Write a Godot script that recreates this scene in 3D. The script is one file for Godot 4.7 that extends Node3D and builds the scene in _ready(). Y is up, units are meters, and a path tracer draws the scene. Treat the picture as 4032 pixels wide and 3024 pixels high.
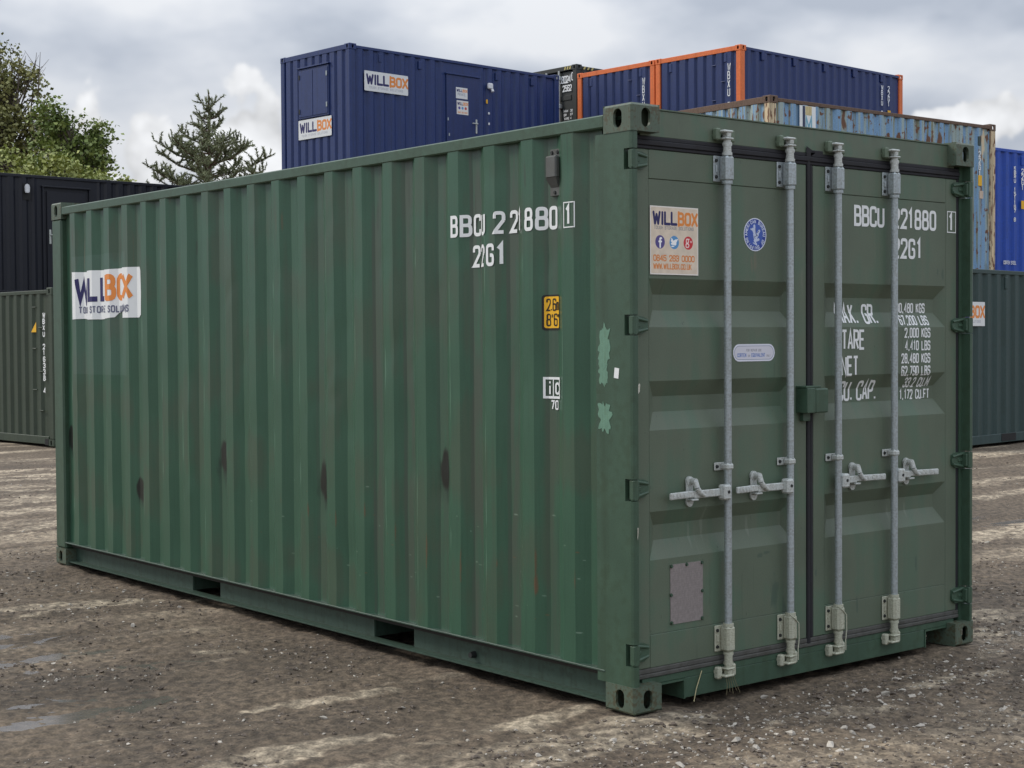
extends Node3D
# A container yard under a bright overcast sky. Metres, y up. The green container's near bottom corner is the origin:
# its doors lie along +x at z = 0, its long side along -z at x = 0.

const CL := 6.058
const CW := 2.438
const CH := 2.591

# ---------------------------------------------------------------- mesh builder
class MB:
	var v := PackedVector3Array()
	var n := PackedVector3Array()
	var u := PackedVector2Array()
	var u2 := PackedVector2Array()
	var c := PackedColorArray()
	var t := Transform3D.IDENTITY
	var col := Color.WHITE
	var use_col := false
	var uvf = null

	func put(p: Vector3, nn: Vector3) -> void:
		v.append(t * p)
		n.append((t.basis * nn).normalized())
		u.append(uvf.call(p) if uvf != null else Vector2(p.x + p.z, -p.y))
		if use_col: c.append(col)

	func face(pts: Array, hint: Vector3) -> void:
		var g := Vector3.ZERO
		for i in range(1, pts.size() - 1):
			g += (pts[i] - pts[0]).cross(pts[i + 1] - pts[0])
		if g.length_squared() < 1e-20: return
		g = g.normalized()
		var flip: bool = g.dot(hint) > 0.0 if hint != Vector3.ZERO else false
		var nn := g if flip else -g
		for i in range(1, pts.size() - 1):
			put(pts[0], nn)
			if flip:
				put(pts[i + 1], nn); put(pts[i], nn)
			else:
				put(pts[i], nn); put(pts[i + 1], nn)

	func smooth(a: Vector3, b: Vector3, d: Vector3, na: Vector3, nb: Vector3, nd: Vector3) -> void:
		var g := (b - a).cross(d - a)
		if g.dot(na + nb + nd) > 0.0:
			put(a, na); put(d, nd); put(b, nb)
		else:
			put(a, na); put(b, nb); put(d, nd)

	func box(o: Vector3, s: Vector3, bev := 0.0) -> void:
		var h := s * 0.5
		var b := minf(bev, minf(h.x, minf(h.y, h.z)) * 0.9)
		for a in 3:
			var p := (a + 1) % 3
			var q := (a + 2) % 3
			for sg in [-1.0, 1.0]:
				var pts := []
				for k in [[-1, -1], [1, -1], [1, 1], [-1, 1]]:
					var w := Vector3.ZERO
					w[a] = sg * h[a]
					w[p] = k[0] * (h[p] - b)
					w[q] = k[1] * (h[q] - b)
					pts.append(o + w)
				var hint := Vector3.ZERO
				hint[a] = sg
				face(pts, hint)
			if b > 0.0:
				for s1 in [-1.0, 1.0]:
					for s2 in [-1.0, 1.0]:
						var pts2 := []
						for k in [[0, -1], [0, 1], [1, 1], [1, -1]]:
							var w2 := Vector3.ZERO
							w2[a] = k[1] * (h[a] - b)
							w2[p] = s1 * (h[p] if k[0] == 0 else h[p] - b)
							w2[q] = s2 * (h[q] - b if k[0] == 0 else h[q])
							pts2.append(o + w2)
						var hh := Vector3.ZERO
						hh[p] = s1; hh[q] = s2
						face(pts2, hh)
		if b > 0.0:
			for x in [-1.0, 1.0]:
				for y in [-1.0, 1.0]:
					for z in [-1.0, 1.0]:
						var k3 := Vector3(x, y, z)
						face([o + k3 * Vector3(h.x, h.y - b, h.z - b), o + k3 * Vector3(h.x - b, h.y, h.z - b), o + k3 * Vector3(h.x - b, h.y - b, h.z)], k3)

	func span(a: Vector3, b: Vector3, bev := 0.0) -> void:
		box((a + b) * 0.5, (b - a).abs(), bev)

	func cyl(a: Vector3, b: Vector3, ra: float, rb: float, seg := 12, cap := true) -> void:
		var d := (b - a).normalized()
		var e := d.cross(Vector3.UP if absf(d.y) < 0.9 else Vector3.RIGHT).normalized()
		var f := d.cross(e)
		var ring := []
		for i in seg + 1:
			var an := TAU * i / seg
			ring.append(e * cos(an) + f * sin(an))
		for i in seg:
			var p: Vector3 = ring[i]
			var q: Vector3 = ring[i + 1]
			smooth(a + p * ra, b + p * rb, b + q * rb, p, p, q)
			smooth(a + p * ra, b + q * rb, a + q * ra, p, q, q)
			if cap:
				if ra > 0.0: face([a, a + p * ra, a + q * ra], -d)
				if rb > 0.0: face([b, b + p * rb, b + q * rb], d)

	func lathe(o: Vector3, prof: Array, seg := 14) -> void:   # prof: [y, r] pairs, axis y
		for i in prof.size() - 1:
			cyl(o + Vector3(0, prof[i][0], 0), o + Vector3(0, prof[i + 1][0], 0), prof[i][1], prof[i + 1][1], seg, i == 0 or i == prof.size() - 2)

	func tube(pts: Array, r: float, seg := 6) -> void:
		for i in pts.size() - 1: cyl(pts[i], pts[i + 1], r, r, seg, true)

	func prism_y(poly: Array, y0: float, y1: float) -> void:   # poly of Vector2(x, z), any simple outline
		var pk := PackedVector2Array(poly)
		var cen := Vector2.ZERO
		for p in poly: cen += p
		cen /= poly.size()
		var ccw := Geometry2D.is_polygon_clockwise(pk)
		for i in poly.size():
			var a: Vector2 = poly[i]
			var b: Vector2 = poly[(i + 1) % poly.size()]
			var e := (b - a)
			var nn := Vector3(e.y, 0, -e.x) * (1.0 if not ccw else -1.0)
			face([Vector3(a.x, y0, a.y), Vector3(b.x, y0, b.y), Vector3(b.x, y1, b.y), Vector3(a.x, y1, a.y)], nn)
		var ix := Geometry2D.triangulate_polygon(pk)
		for k in range(0, ix.size(), 3):
			for yy in [[y0, Vector3.DOWN], [y1, Vector3.UP]]:
				var tri := []
				for m in 3: tri.append(Vector3(pk[ix[k + m]].x, yy[0], pk[ix[k + m]].y))
				face(tri, yy[1])

	func mesh() -> ArrayMesh:
		var m := ArrayMesh.new()
		if v.is_empty(): return m
		var a := []
		a.resize(Mesh.ARRAY_MAX)
		a[Mesh.ARRAY_VERTEX] = v
		a[Mesh.ARRAY_NORMAL] = n
		a[Mesh.ARRAY_TEX_UV] = u
		if u2.size() == v.size(): a[Mesh.ARRAY_TEX_UV2] = u2
		if use_col: a[Mesh.ARRAY_COLOR] = c
		m.add_surface_from_arrays(Mesh.PRIMITIVE_TRIANGLES, a)
		return m

# ---------------------------------------------------------------- scene helpers
var names := {}
var M := {}
var rng := RandomNumberGenerator.new()

func numbered(called: String) -> String:
	names[called] = names.get(called, -1) + 1
	return called if names[called] == 0 else "%s_%03d" % [called, names[called]]

func thing(called: String, label: String, category: String, at := Vector3.ZERO, yaw := 0.0, group := "") -> Node3D:
	var o := Node3D.new()
	o.name = numbered(called)
	add_child(o)
	o.position = at
	o.rotation.y = yaw
	o.set_meta("label", label)
	o.set_meta("category", category)
	if group: o.set_meta("group", group)
	return o

func part(parent: Node, called: String, mb, m: Material, label := "", at := Vector3.ZERO) -> MeshInstance3D:
	var o := MeshInstance3D.new()
	o.name = called
	o.mesh = mb.mesh() if mb is MB else mb
	o.material_override = m
	o.position = at
	o.cast_shadow = GeometryInstance3D.SHADOW_CASTING_SETTING_ON
	if label: o.set_meta("label", label)
	parent.add_child(o, true)
	return o

func rgb(r: float, g: float, b: float) -> Color:
	return Color(r / 255.0, g / 255.0, b / 255.0)

func noise(seed_: int, freq: float, oct := 4, type := FastNoiseLite.TYPE_SIMPLEX_SMOOTH) -> FastNoiseLite:
	var f := FastNoiseLite.new()
	f.seed = seed_
	f.noise_type = type
	f.frequency = freq
	f.fractal_type = FastNoiseLite.FRACTAL_FBM if oct > 1 else FastNoiseLite.FRACTAL_NONE
	f.fractal_octaves = oct
	return f

func noise_bytes(f: FastNoiseLite, w: int, h: int, seamless := false) -> PackedByteArray:
	var im := f.get_seamless_image(w, h) if seamless else f.get_image(w, h, false, false, true)
	im.convert(Image.FORMAT_L8)
	return im.get_data()

func streak_bytes(seed_: int, w: int, h: int, freq: float, rows: int) -> PackedByteArray:   # noise drawn out downwards
	var im := noise(seed_, freq, 4).get_image(w, rows, false, false, true)
	im.convert(Image.FORMAT_L8)
	im.resize(w, h, Image.INTERPOLATE_CUBIC)
	return im.get_data()

func tex(im: Image) -> ImageTexture:
	im.generate_mipmaps()
	return ImageTexture.create_from_image(im)

func from_bytes(d: PackedByteArray, w: int, h: int) -> ImageTexture:
	return tex(Image.create_from_data(w, h, false, Image.FORMAT_RGB8, d))

func flat(col: Color, rough := 0.5, metal := 0.0) -> StandardMaterial3D:
	var m := StandardMaterial3D.new()
	m.albedo_color = col
	m.roughness = rough
	m.metallic = metal
	return m

func worn(col: Color, rough := 0.5, metal := 0.0, t: Texture2D = null, scale := 1.0) -> StandardMaterial3D:
	var m := flat(col, rough, metal)
	m.albedo_texture = t if t else M.t_worn
	m.uv1_triplanar = true
	m.uv1_world_triplanar = true
	m.uv1_scale = Vector3.ONE * scale
	return m

# grain, run-off streaks and blotches of dirt on paint, as one tileable picture: colour = paint x this
func worn_texture(seed_: int, size: int, dirt: Color, amount: float, streaky: float) -> ImageTexture:
	var a := noise_bytes(noise(seed_, 0.03, 5), size, size, true)
	var b := noise_bytes(noise(seed_ + 1, 0.006, 3), size, size, true)
	var fine := noise_bytes(noise(seed_ + 2, 0.25, 2), size, size, true)
	var st := noise(seed_ + 3, 0.02, 4).get_seamless_image(size, 16)
	st.convert(Image.FORMAT_L8)
	st.resize(size, size, Image.INTERPOLATE_CUBIC)
	var s := st.get_data()
	var out := PackedByteArray()
	out.resize(size * size * 3)
	for i in size * size:
		var k := clampf((a[i] - 120) / 90.0 + (b[i] - 128) / 140.0, 0.0, 1.0) * amount + clampf((s[i] - 140) / 80.0, 0.0, 1.0) * streaky
		k = clampf(k, 0.0, 1.0)
		var g := 0.93 + (fine[i] - 128) / 128.0 * 0.07 + (b[i] - 128) / 128.0 * 0.05
		out[i * 3] = int(clampf(g * lerpf(1.0, dirt.r, k), 0, 1) * 255)
		out[i * 3 + 1] = int(clampf(g * lerpf(1.0, dirt.g, k), 0, 1) * 255)
		out[i * 3 + 2] = int(clampf(g * lerpf(1.0, dirt.b, k), 0, 1) * 255)
	return from_bytes(out, size, size)

# ---------------------------------------------------------------- lettering: a stroke alphabet
const GLYPH := {
	"A": ["0,0 .5,1 1,0", ".17,.32 .83,.32"], "B": ["0,-.09 0,1.09", "~0,1 .94,1 .94,.53 0,.53", "~0,.53 1,.53 1,0 0,0"],
	"C": ["~1,.72 1,1 0,1 0,0 1,0 1,.28"], "D": ["0,-.09 0,1.09", "~0,1 1,1 1,0 0,0"], "E": ["1,1 0,1 0,0 1,0", "0,.52 .85,.52"],
	"F": ["1,1 0,1 0,0", "0,.52 .85,.52"], "G": ["~1,.72 1,1 0,1 0,0 1,0 1,.48 .5,.48"], "H": ["0,0 0,1", "1,0 1,1", "0,.52 1,.52"],
	"I": [".5,0 .5,1"], "K": ["0,0 0,1", "1,1 .05,.45", ".3,.6 1,0"], "L": ["0,1 0,0 1,0"], "M": ["0,0 0,1 .5,.3 1,1 1,0"],
	"N": ["0,0 0,1 1,0 1,1"], "O": ["~0,.5 0,1 1,1 1,0 0,0 0,.5"], "P": ["0,0 0,1.09", "~0,1 1,1 1,.46 0,.46"],
	"Q": ["~0,.5 0,1 1,1 1,0 0,0 0,.5", ".55,.3 1.05,-.06"], "R": ["0,0 0,1.09", "~0,1 1,1 1,.48 0,.48", ".45,.48 1,0"],
	"S": ["~1,.75 1,1 0,1 0,.53 1,.53 1,0 0,0 0,.25"], "T": ["0,1 1,1", ".5,1 .5,0"], "U": ["~0,1 0,0 1,0 1,1"], "V": ["0,1 .5,0 1,1"],
	"W": ["0,1 .24,0 .5,.8 .76,0 1,1"], "X": ["0,0 1,1", "0,1 1,0"], "Y": ["0,1 .5,.5 1,1", ".5,.5 .5,0"], "Z": ["0,1 1,1 0,0 1,0"],
	"0": ["~0,.5 0,1 1,1 1,0 0,0 0,.5"], "1": [".15,.8 .6,1 .6,0"], "2": ["~0,.72 0,1 1,1 1,.6", "1,.62 0,0 1,0"],
	"3": ["~0,.75 0,1 1,1 1,.53 .3,.53", "~.3,.53 1,.53 1,0 0,0 0,.25"], "4": [".75,0 .75,1 0,.3 1,.3"],
	"5": ["1,1 0,1 0,.58", "~0,.58 1,.58 1,0 0,0 0,.22"], "6": ["~1,.78 1,1 0,1 0,0 1,0 1,.56 0,.56"], "7": ["0,1 1,1 .35,0"],
	"8": ["~.06,.75 .06,1 .94,1 .94,.53 .06,.53 .06,.75", "~0,.25 0,.53 1,.53 1,0 0,0 0,.25"], "9": ["~0,.22 0,0 1,0 1,1 0,1 0,.44 1,.44"],
	".": [".3,0 .3,.12"], ",": [".4,.1 .2,-.14"], "'": [".5,1 .4,.72"], "\"": [".3,1 .2,.72", ".75,1 .65,.72"], "+": ["0,.5 1,.5", ".5,.1 .5,.9"],
	"m": ["0,0 0,.68", "~0,.68 .5,.68 .5,0", "~.5,.68 1,.68 1,0"], "i": [".5,0 .5,.66", ".5,.84 .5,1"], "c": ["~1,.5 1,.68 0,.68 0,0 1,0 1,.18"],
	"f": ["~1,1 .5,1 .5,0", ".1,.62 .95,.62"], "g": ["~.1,.7 .1,1 .75,1 .75,.52 .1,.52 .1,.7", ".5,.98 1,.98", "~0,.22 0,.42 .9,.42 .9,0 0,0 0,.22"],
}
const NARROW := {"I": 0.3, "1": 0.75, ".": 0.45, ",": 0.45, "'": 0.5, "i": 0.35, " ": 0.7}

func rounded(p: PackedVector2Array, r: float) -> PackedVector2Array:
	var out := PackedVector2Array([p[0]])
	var closed := p[0].distance_to(p[-1]) < 1e-4
	for i in range(1, p.size() - 1):
		var a := p[i - 1] - p[i]
		var b := p[i + 1] - p[i]
		var q := minf(r, minf(a.length(), b.length()) * 0.5)
		var s := p[i] + a.normalized() * q
		var e := p[i] + b.normalized() * q
		for k in 5:
			var f := k / 4.0
			out.append(s.lerp(p[i], f).lerp(p[i].lerp(e, f), f))
	out.append(p[-1])
	return out if not closed else out

func strokes(s: String, h: float, w: float, gap: float) -> Array:
	var out := []
	var x := 0.0
	for ch in s:
		var k: float = NARROW.get(ch, 1.0)
		if ch == "M" or ch == "W" or ch == "m": k = 1.3
		for st in GLYPH.get(ch, []):
			var p := PackedVector2Array()
			for pair in st.trim_prefix("~").split(" "):
				var xy: PackedStringArray = pair.split(",")
				p.append(Vector2(x + float(xy[0]) * w * k if k != 0.3 and k != 0.35 else x + w * k * 0.5, float(xy[1]) * h))
			out.append(rounded(p, w * 0.38) if st.begins_with("~") else p)
		x += w * k + gap
	return out

func text_width(s: String, w: float, gap: float) -> float:
	var x := 0.0
	for ch in s: x += w * (1.3 if ch in ["M", "W", "m"] else float(NARROW.get(ch, 1.0))) + gap
	return x - gap

func ribbon(p: PackedVector2Array, th: float) -> PackedVector2Array:   # triangles of a stroke with mitred joints
	var closed := p.size() > 3 and p[0].distance_to(p[-1]) < 1e-5
	var l := PackedVector2Array()
	var r := PackedVector2Array()
	for i in p.size():
		var a := p[i] - p[i - 1] if i > 0 else (p[i] - p[-2] if closed else p[1] - p[0])
		var b := p[i + 1] - p[i] if i < p.size() - 1 else (p[1] - p[0] if closed else p[i] - p[i - 1])
		var na := Vector2(-a.y, a.x).normalized()
		var nb := Vector2(-b.y, b.x).normalized()
		var m := (na + nb).normalized()
		var k := th * 0.5 / maxf(0.35, m.dot(na))
		l.append(p[i] + m * k)
		r.append(p[i] - m * k)
	var out := PackedVector2Array()
	for i in p.size() - 1:
		out.append_array([l[i], r[i], r[i + 1], l[i], r[i + 1], l[i + 1]])
	return out

func clip(poly: Array, axis: int, at: float, keep_above: bool) -> Array:
	var out := []
	for i in poly.size():
		var a: Vector2 = poly[i]
		var b: Vector2 = poly[(i + 1) % poly.size()]
		var ia: bool = a[axis] >= at if keep_above else a[axis] <= at
		var ib: bool = b[axis] >= at if keep_above else b[axis] <= at
		if ia: out.append(a)
		if ia != ib: out.append(a.lerp(b, (at - a[axis]) / (b[axis] - a[axis])))
	return out

# lays flat triangles onto a folded sheet: cut at the folds, then carried over point by point
func drape(mb: MB, tris: PackedVector2Array, axis: int, folds: PackedFloat32Array, carry: Callable, hint: Vector3) -> void:
	for i in range(0, tris.size(), 3):
		var base := [tris[i], tris[i + 1], tris[i + 2]]
		var lo := minf(base[0][axis], minf(base[1][axis], base[2][axis]))
		var hi := maxf(base[0][axis], maxf(base[1][axis], base[2][axis]))
		for k in folds.size() - 1:
			if folds[k + 1] <= lo or folds[k] >= hi: continue
			var q := clip(clip(base, axis, folds[k], true), axis, folds[k + 1], false)
			if q.size() < 3: continue
			var pts := []
			for p in q: pts.append(carry.call(p))
			mb.face(pts, hint)

func letters(s: String, h: float, w: float, gap: float, th: float, at: Vector2) -> Array:
	var out := []
	for p in strokes(s, h, w, gap):
		var q := PackedVector2Array()
		for e in p: q.append(e + at)
		out.append(ribbon(q, th))
	return out

# the same strokes drawn into a picture (print on stickers)
func ink(im: Image, s: String, x: float, y: float, h: float, w: float, gap: float, th: float, col: Color) -> void:
	for p in strokes(s, h, w, gap):
		for i in p.size() - 1:
			ink_line(im, Vector2(x + p[i].x, y - p[i].y), Vector2(x + p[i + 1].x, y - p[i + 1].y), th, col)

func ink_line(im: Image, a: Vector2, b: Vector2, th: float, col: Color) -> void:
	var r := th * 0.5
	for yy in range(maxi(0, int(minf(a.y, b.y) - r - 1)), mini(im.get_height(), int(maxf(a.y, b.y) + r + 2))):
		for xx in range(maxi(0, int(minf(a.x, b.x) - r - 1)), mini(im.get_width(), int(maxf(a.x, b.x) + r + 2))):
			var q := Vector2(xx + 0.5, yy + 0.5)
			var d := q.distance_to(Geometry2D.get_closest_point_to_segment(q, a, b))
			var k := clampf(r - d + 0.5, 0, 1)
			if k > 0: im.set_pixel(xx, yy, im.get_pixel(xx, yy).lerp(col, k))

func ink_disc(im: Image, o: Vector2, r: float, col: Color, inner := 0.0) -> void:
	for yy in range(maxi(0, int(o.y - r - 1)), mini(im.get_height(), int(o.y + r + 2))):
		for xx in range(maxi(0, int(o.x - r - 1)), mini(im.get_width(), int(o.x + r + 2))):
			var d := Vector2(xx + 0.5, yy + 0.5).distance_to(o)
			var k := clampf(r - d + 0.5, 0, 1) * (clampf(d - inner + 0.5, 0, 1) if inner > 0 else 1.0)
			if k > 0: im.set_pixel(xx, yy, im.get_pixel(xx, yy).lerp(col, k))

func logo(im: Image, x: float, y: float, h: float, w: float) -> void:   # the sign's two-tone word, thick square letters
	var g := w / 7.2
	ink(im, "WILL", x, y, h, g * 0.82, g * 0.34, g * 0.34, M.navy_ink)
	ink(im, "BOX", x + text_width("WILL", g * 0.82, g * 0.34) + g * 0.42, y, h, g * 0.84, g * 0.36, g * 0.34, M.orange_ink)

func print_material(im: Image, rough := 0.45) -> StandardMaterial3D:
	var m := flat(Color.WHITE, rough)
	m.albedo_texture = tex(im)
	return m

# a printed sheet of real thickness; origin at its lower left corner, facing out along axis z of t
func sheet(parent: Node, called: String, t: Transform3D, w: float, h: float, m: Material, label := "", round_ := 0.0, thick := 0.0015) -> MeshInstance3D:
	var mb := MB.new()
	mb.t = t
	mb.uvf = func(p): return Vector2(p.x / w, 1.0 - p.y / h)
	var out := PackedVector2Array()
	if round_ <= 0.0: out = PackedVector2Array([Vector2(0, 0), Vector2(w, 0), Vector2(w, h), Vector2(0, h)])
	else:
		for q in [[w - round_, round_, -PI / 2], [w - round_, h - round_, 0.0], [round_, h - round_, PI / 2], [round_, round_, PI]]:
			for k in 9: out.append(Vector2(q[0], q[1]) + Vector2.from_angle(q[2] + k * PI / 16) * round_)
	var front := []
	for i in out.size():
		var a := out[i]
		var b := out[(i + 1) % out.size()]
		front.append(Vector3(a.x, a.y, thick))
		mb.face([Vector3(a.x, a.y, 0), Vector3(b.x, b.y, 0), Vector3(b.x, b.y, thick), Vector3(a.x, a.y, thick)], Vector3(b.y - a.y, a.x - b.x, 0))
	mb.face(front, Vector3(0, 0, 1))
	return part(parent, called, mb, m, label)

# ---------------------------------------------------------------- corner casting: a hollow block with oval holes
# o: outer corner, s: direction (+-1) from the outer corner into the box along each axis
func casting(parent: Node, o: Vector3, s: Vector3, m: Material) -> void:
	var mb := MB.new()
	var d := Vector3(0.162, 0.118, 0.178)
	if parent.get_meta("long_x", false): d = Vector3(0.178, 0.118, 0.162)
	var at := func(p: Vector3) -> Vector3: return o + s * p
	var bv := 0.010
	# three outer faces with holes, recess 45 mm deep
	for a in 3:
		var p := (a + 1) % 3
		var q := (a + 2) % 3
		var hole := []
		var rim := []
		var half := Vector2(0.032, 0.040) if a != 1 else Vector2(0.032, 0.055)
		var cen := Vector2(d[p] * 0.5, d[q] * 0.5)
		# the long way of the oval: upright on the side faces
		var seg := 28
		for i in seg:
			var an := TAU * i / seg
			var w := Vector2(cos(an), sin(an))
			var up_is_p := p == 1
			var r := 0.0265
			var ext := 0.014 if a != 1 else 0.034
			var h2 := w * r
			if a == 1: h2 += Vector2(0, signf(w.y) * ext) if absf(w.y) > 1e-6 else Vector2.ZERO
			elif up_is_p: h2 += Vector2(signf(w.x) * ext, 0) if absf(w.x) > 1e-6 else Vector2.ZERO
			else: h2 += Vector2(0, signf(w.y) * ext) if absf(w.y) > 1e-6 else Vector2.ZERO
			hole.append(cen + h2)
			var hx := Vector2(d[p] * 0.5 - (bv if w.x < 0 else 0.0), d[q] * 0.5 - (bv if w.y < 0 else 0.0))
			var k := minf(hx.x / maxf(absf(w.x), 1e-6), hx.y / maxf(absf(w.y), 1e-6))
			rim.append(cen + w * k)
		# put the four corners exactly on the outline
		for cx in [-1, 1]:
			for cy in [-1, 1]:
				var corner := cen + Vector2(cx * (d[p] * 0.5 - (bv if cx < 0 else 0.0)), cy * (d[q] * 0.5 - (bv if cy < 0 else 0.0)))
				var best := 0
				for i in seg:
					if rim[i].distance_to(corner) < rim[best].distance_to(corner): best = i
				rim[best] = corner
		var hint := Vector3.ZERO
		hint[a] = -s[a]
		for i in seg:
			var j := (i + 1) % seg
			var w3 := func(v2: Vector2, dep: float) -> Vector3:
				var r3 := Vector3.ZERO
				r3[a] = dep
				r3[p] = v2.x
				r3[q] = v2.y
				return at.call(r3)
			mb.face([w3.call(rim[i], 0.0), w3.call(rim[j], 0.0), w3.call(hole[j], 0.0), w3.call(hole[i], 0.0)], hint)
			var hh: Vector3 = w3.call(cen, 0.0) - w3.call(hole[i], 0.0)
			mb.face([w3.call(hole[i], 0.0), w3.call(hole[j], 0.0), w3.call(hole[j], 0.013), w3.call(hole[i], 0.013)], hh)
	# bevel strips and outer corner
	for a in 3:
		var p := (a + 1) % 3
		var q := (a + 2) % 3
		var k := []
		for e in [[0.0, bv, bv], [0.0, bv, d[a]], [bv, 0.0, d[a]], [bv, 0.0, bv]]:
			var r4 := Vector3.ZERO
			r4[p] = e[0]; r4[q] = e[1]; r4[a] = e[2]
			k.append(at.call(r4))
		var h4 := Vector3.ZERO
		h4[p] = -s[p]; h4[q] = -s[q]
		mb.face(k, h4)
	mb.face([at.call(Vector3(0, bv, bv)), at.call(Vector3(bv, 0, bv)), at.call(Vector3(bv, bv, 0))], -s)
	# inner box walls that close it (thin shell behind the holes) and the far faces
	for a in 3:
		var p := (a + 1) % 3
		var q := (a + 2) % 3
		var far := []
		for e in [[0, 0], [1, 0], [1, 1], [0, 1]]:
			var r5 := Vector3.ZERO
			r5[a] = d[a]; r5[p] = e[0] * d[p]; r5[q] = e[1] * d[q]
			far.append(at.call(r5))
		var h5 := Vector3.ZERO
		h5[a] = s[a]
		mb.face(far, h5)
	part(parent, "corner_casting", mb, m)

# ---------------------------------------------------------------- corrugated sheet with vertical ribs
# pts along the wall: PackedVector2Array(position along, depth inwards)
func ribs(from: float, to: float, pitch: float, outer: float, slope: float, depth: float, first: float) -> PackedVector2Array:
	var p := PackedVector2Array([Vector2(from, depth)])
	var x := first
	while x + outer + slope < to - 0.005:
		p.append_array([Vector2(x - slope, depth), Vector2(x, 0), Vector2(x + outer, 0), Vector2(x + outer + slope, depth)])
		x += pitch
	p.append(Vector2(to, depth))
	return p

func corrugated(p: PackedVector2Array, y0: float, y1: float, place: Callable, hint: Vector3, uvf = null) -> MB:
	var mb := MB.new()
	mb.uvf = uvf
	for i in p.size() - 1:
		mb.face([place.call(p[i], y0), place.call(p[i + 1], y0), place.call(p[i + 1], y1), place.call(p[i], y1)], hint)
	return mb

# ================================================================ SCENE
func _ready() -> void:
	rng.seed = 4177
	view()
	materials()
	ground()
	main_container()
	yard()
	trees()

func view() -> void:
	var cam := Camera3D.new()
	cam.name = "camera"
	add_child(cam)
	cam.position = Vector3(-4.537, 1.6015, 4.778)
	cam.rotation = Vector3(-0.0290, -0.6822, -0.0064)
	cam.fov = 27.62
	cam.near = 0.05
	cam.far = 1200.0
	cam.current = true
	var sun := DirectionalLight3D.new()
	sun.name = "sun"
	add_child(sun)
	sun.look_at_from_position(Vector3(-0.58, 0.80, -0.82), Vector3.ZERO, Vector3.UP)
	sun.light_energy = 0.5
	sun.light_angular_distance = 14.0
	sun.light_color = Color(1.0, 0.97, 0.92)
	sun.shadow_enabled = true
	var we := WorldEnvironment.new()
	we.name = "environment"
	var env := Environment.new()
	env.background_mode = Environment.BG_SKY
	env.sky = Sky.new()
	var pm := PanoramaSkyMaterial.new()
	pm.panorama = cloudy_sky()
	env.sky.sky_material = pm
	env.tonemap_mode = Environment.TONE_MAPPER_LINEAR
	env.tonemap_exposure = 1.1
	env.sdfgi_enabled = true
	env.ssao_enabled = true
	env.ssil_enabled = true
	we.environment = env
	add_child(we)

# broken overcast: grey-blue sheets with paler gaps, a few white heaps low down; brighter overhead as such skies are
func cloudy_sky() -> ImageTexture:
	var W := 4096
	var H := 2048
	var im := Image.create(W, H, false, Image.FORMAT_RGBF)
	var sheet_n := noise(17, 4.2, 6)
	var wisp := noise(12, 7.0, 5)
	var puff := noise(13, 20.0, 6)
	var heaps := [[23.9, 6.6, 1.1, 2.0], [26.0, 6.4, 1.0, 1.7], [25.2, 4.5, 1.7, 1.8], [29.9, 7.2, 1.5, 2.2], [31.2, 5.6, 1.3, 2.3], [54.4, 7.0, 1.8, 0.9], [56.2, 7.5, 1.4, 1.0], [20.4, 5.0, 1.4, 1.6], [51.0, 5.8, 1.6, 0.8], [62.0, 6.6, 2.4, 1.5], [14.0, 6.0, 2.6, 1.7]]
	var coarse := 8
	for y in H:
		var el := PI * (0.5 - (y + 0.5) / H)
		var fine := el > -0.02 and el < 0.32
		var st := 1 if fine else coarse
		if not fine and y % coarse != 0: continue
		for x in range(0, W, st):
			var az := TAU * (x + 0.5 * st) / W   # the picture's left edge looks along -z
			if az > PI: az -= TAU
			var d := Vector3(sin(az) * cos(el), sin(el), -cos(az) * cos(el))
			var c: Color
			if el < -0.02: c = Color(0.22, 0.20, 0.18)
			else:
				var q := Vector3(d.x, d.y * 2.3, d.z)
				var s := sheet_n.get_noise_3dv(q)
				var w := wisp.get_noise_3dv(q)
				var k := clampf(0.40 + s * 1.25 + w * 0.55, 0.0, 1.0)
				var lum := lerpf(0.72, 1.13, k)
				var tint := Color(0.86, 0.955, 1.12).lerp(Color(0.965, 0.995, 1.045), k)
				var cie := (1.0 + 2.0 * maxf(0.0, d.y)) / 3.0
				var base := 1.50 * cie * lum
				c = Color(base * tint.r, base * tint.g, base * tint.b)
				if fine:
					var dg := rad_to_deg(az)
					var eg := rad_to_deg(el)
					if dg > 8 and dg < 72:
						var pn := puff.get_noise_3dv(d) * 0.95
						var best := -9.0
						for hp in heaps:
							var ex: float = (dg - hp[0]) / hp[2]
							var ey: float = (eg - hp[1]) / hp[3]
							best = maxf(best, 1.0 - sqrt(ex * ex + ey * ey) + pn)
						var a := smoothstep(0.0, 0.14, best) * 0.92
						if a > 0.0:
							var white := 0.70 + 0.10 * clampf(best * 2.0, 0, 1) + pn * 0.34 + 0.10 * puff.get_noise_3dv(d * 2.3 + Vector3(3, 1, 2))
							c = c.lerp(Color(white * 0.985, white, white * 1.025), a)
			if fine: im.set_pixel(x, y, c)
			else: im.fill_rect(Rect2i(x, y, coarse, coarse), c)
	return ImageTexture.create_from_image(im)

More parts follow.
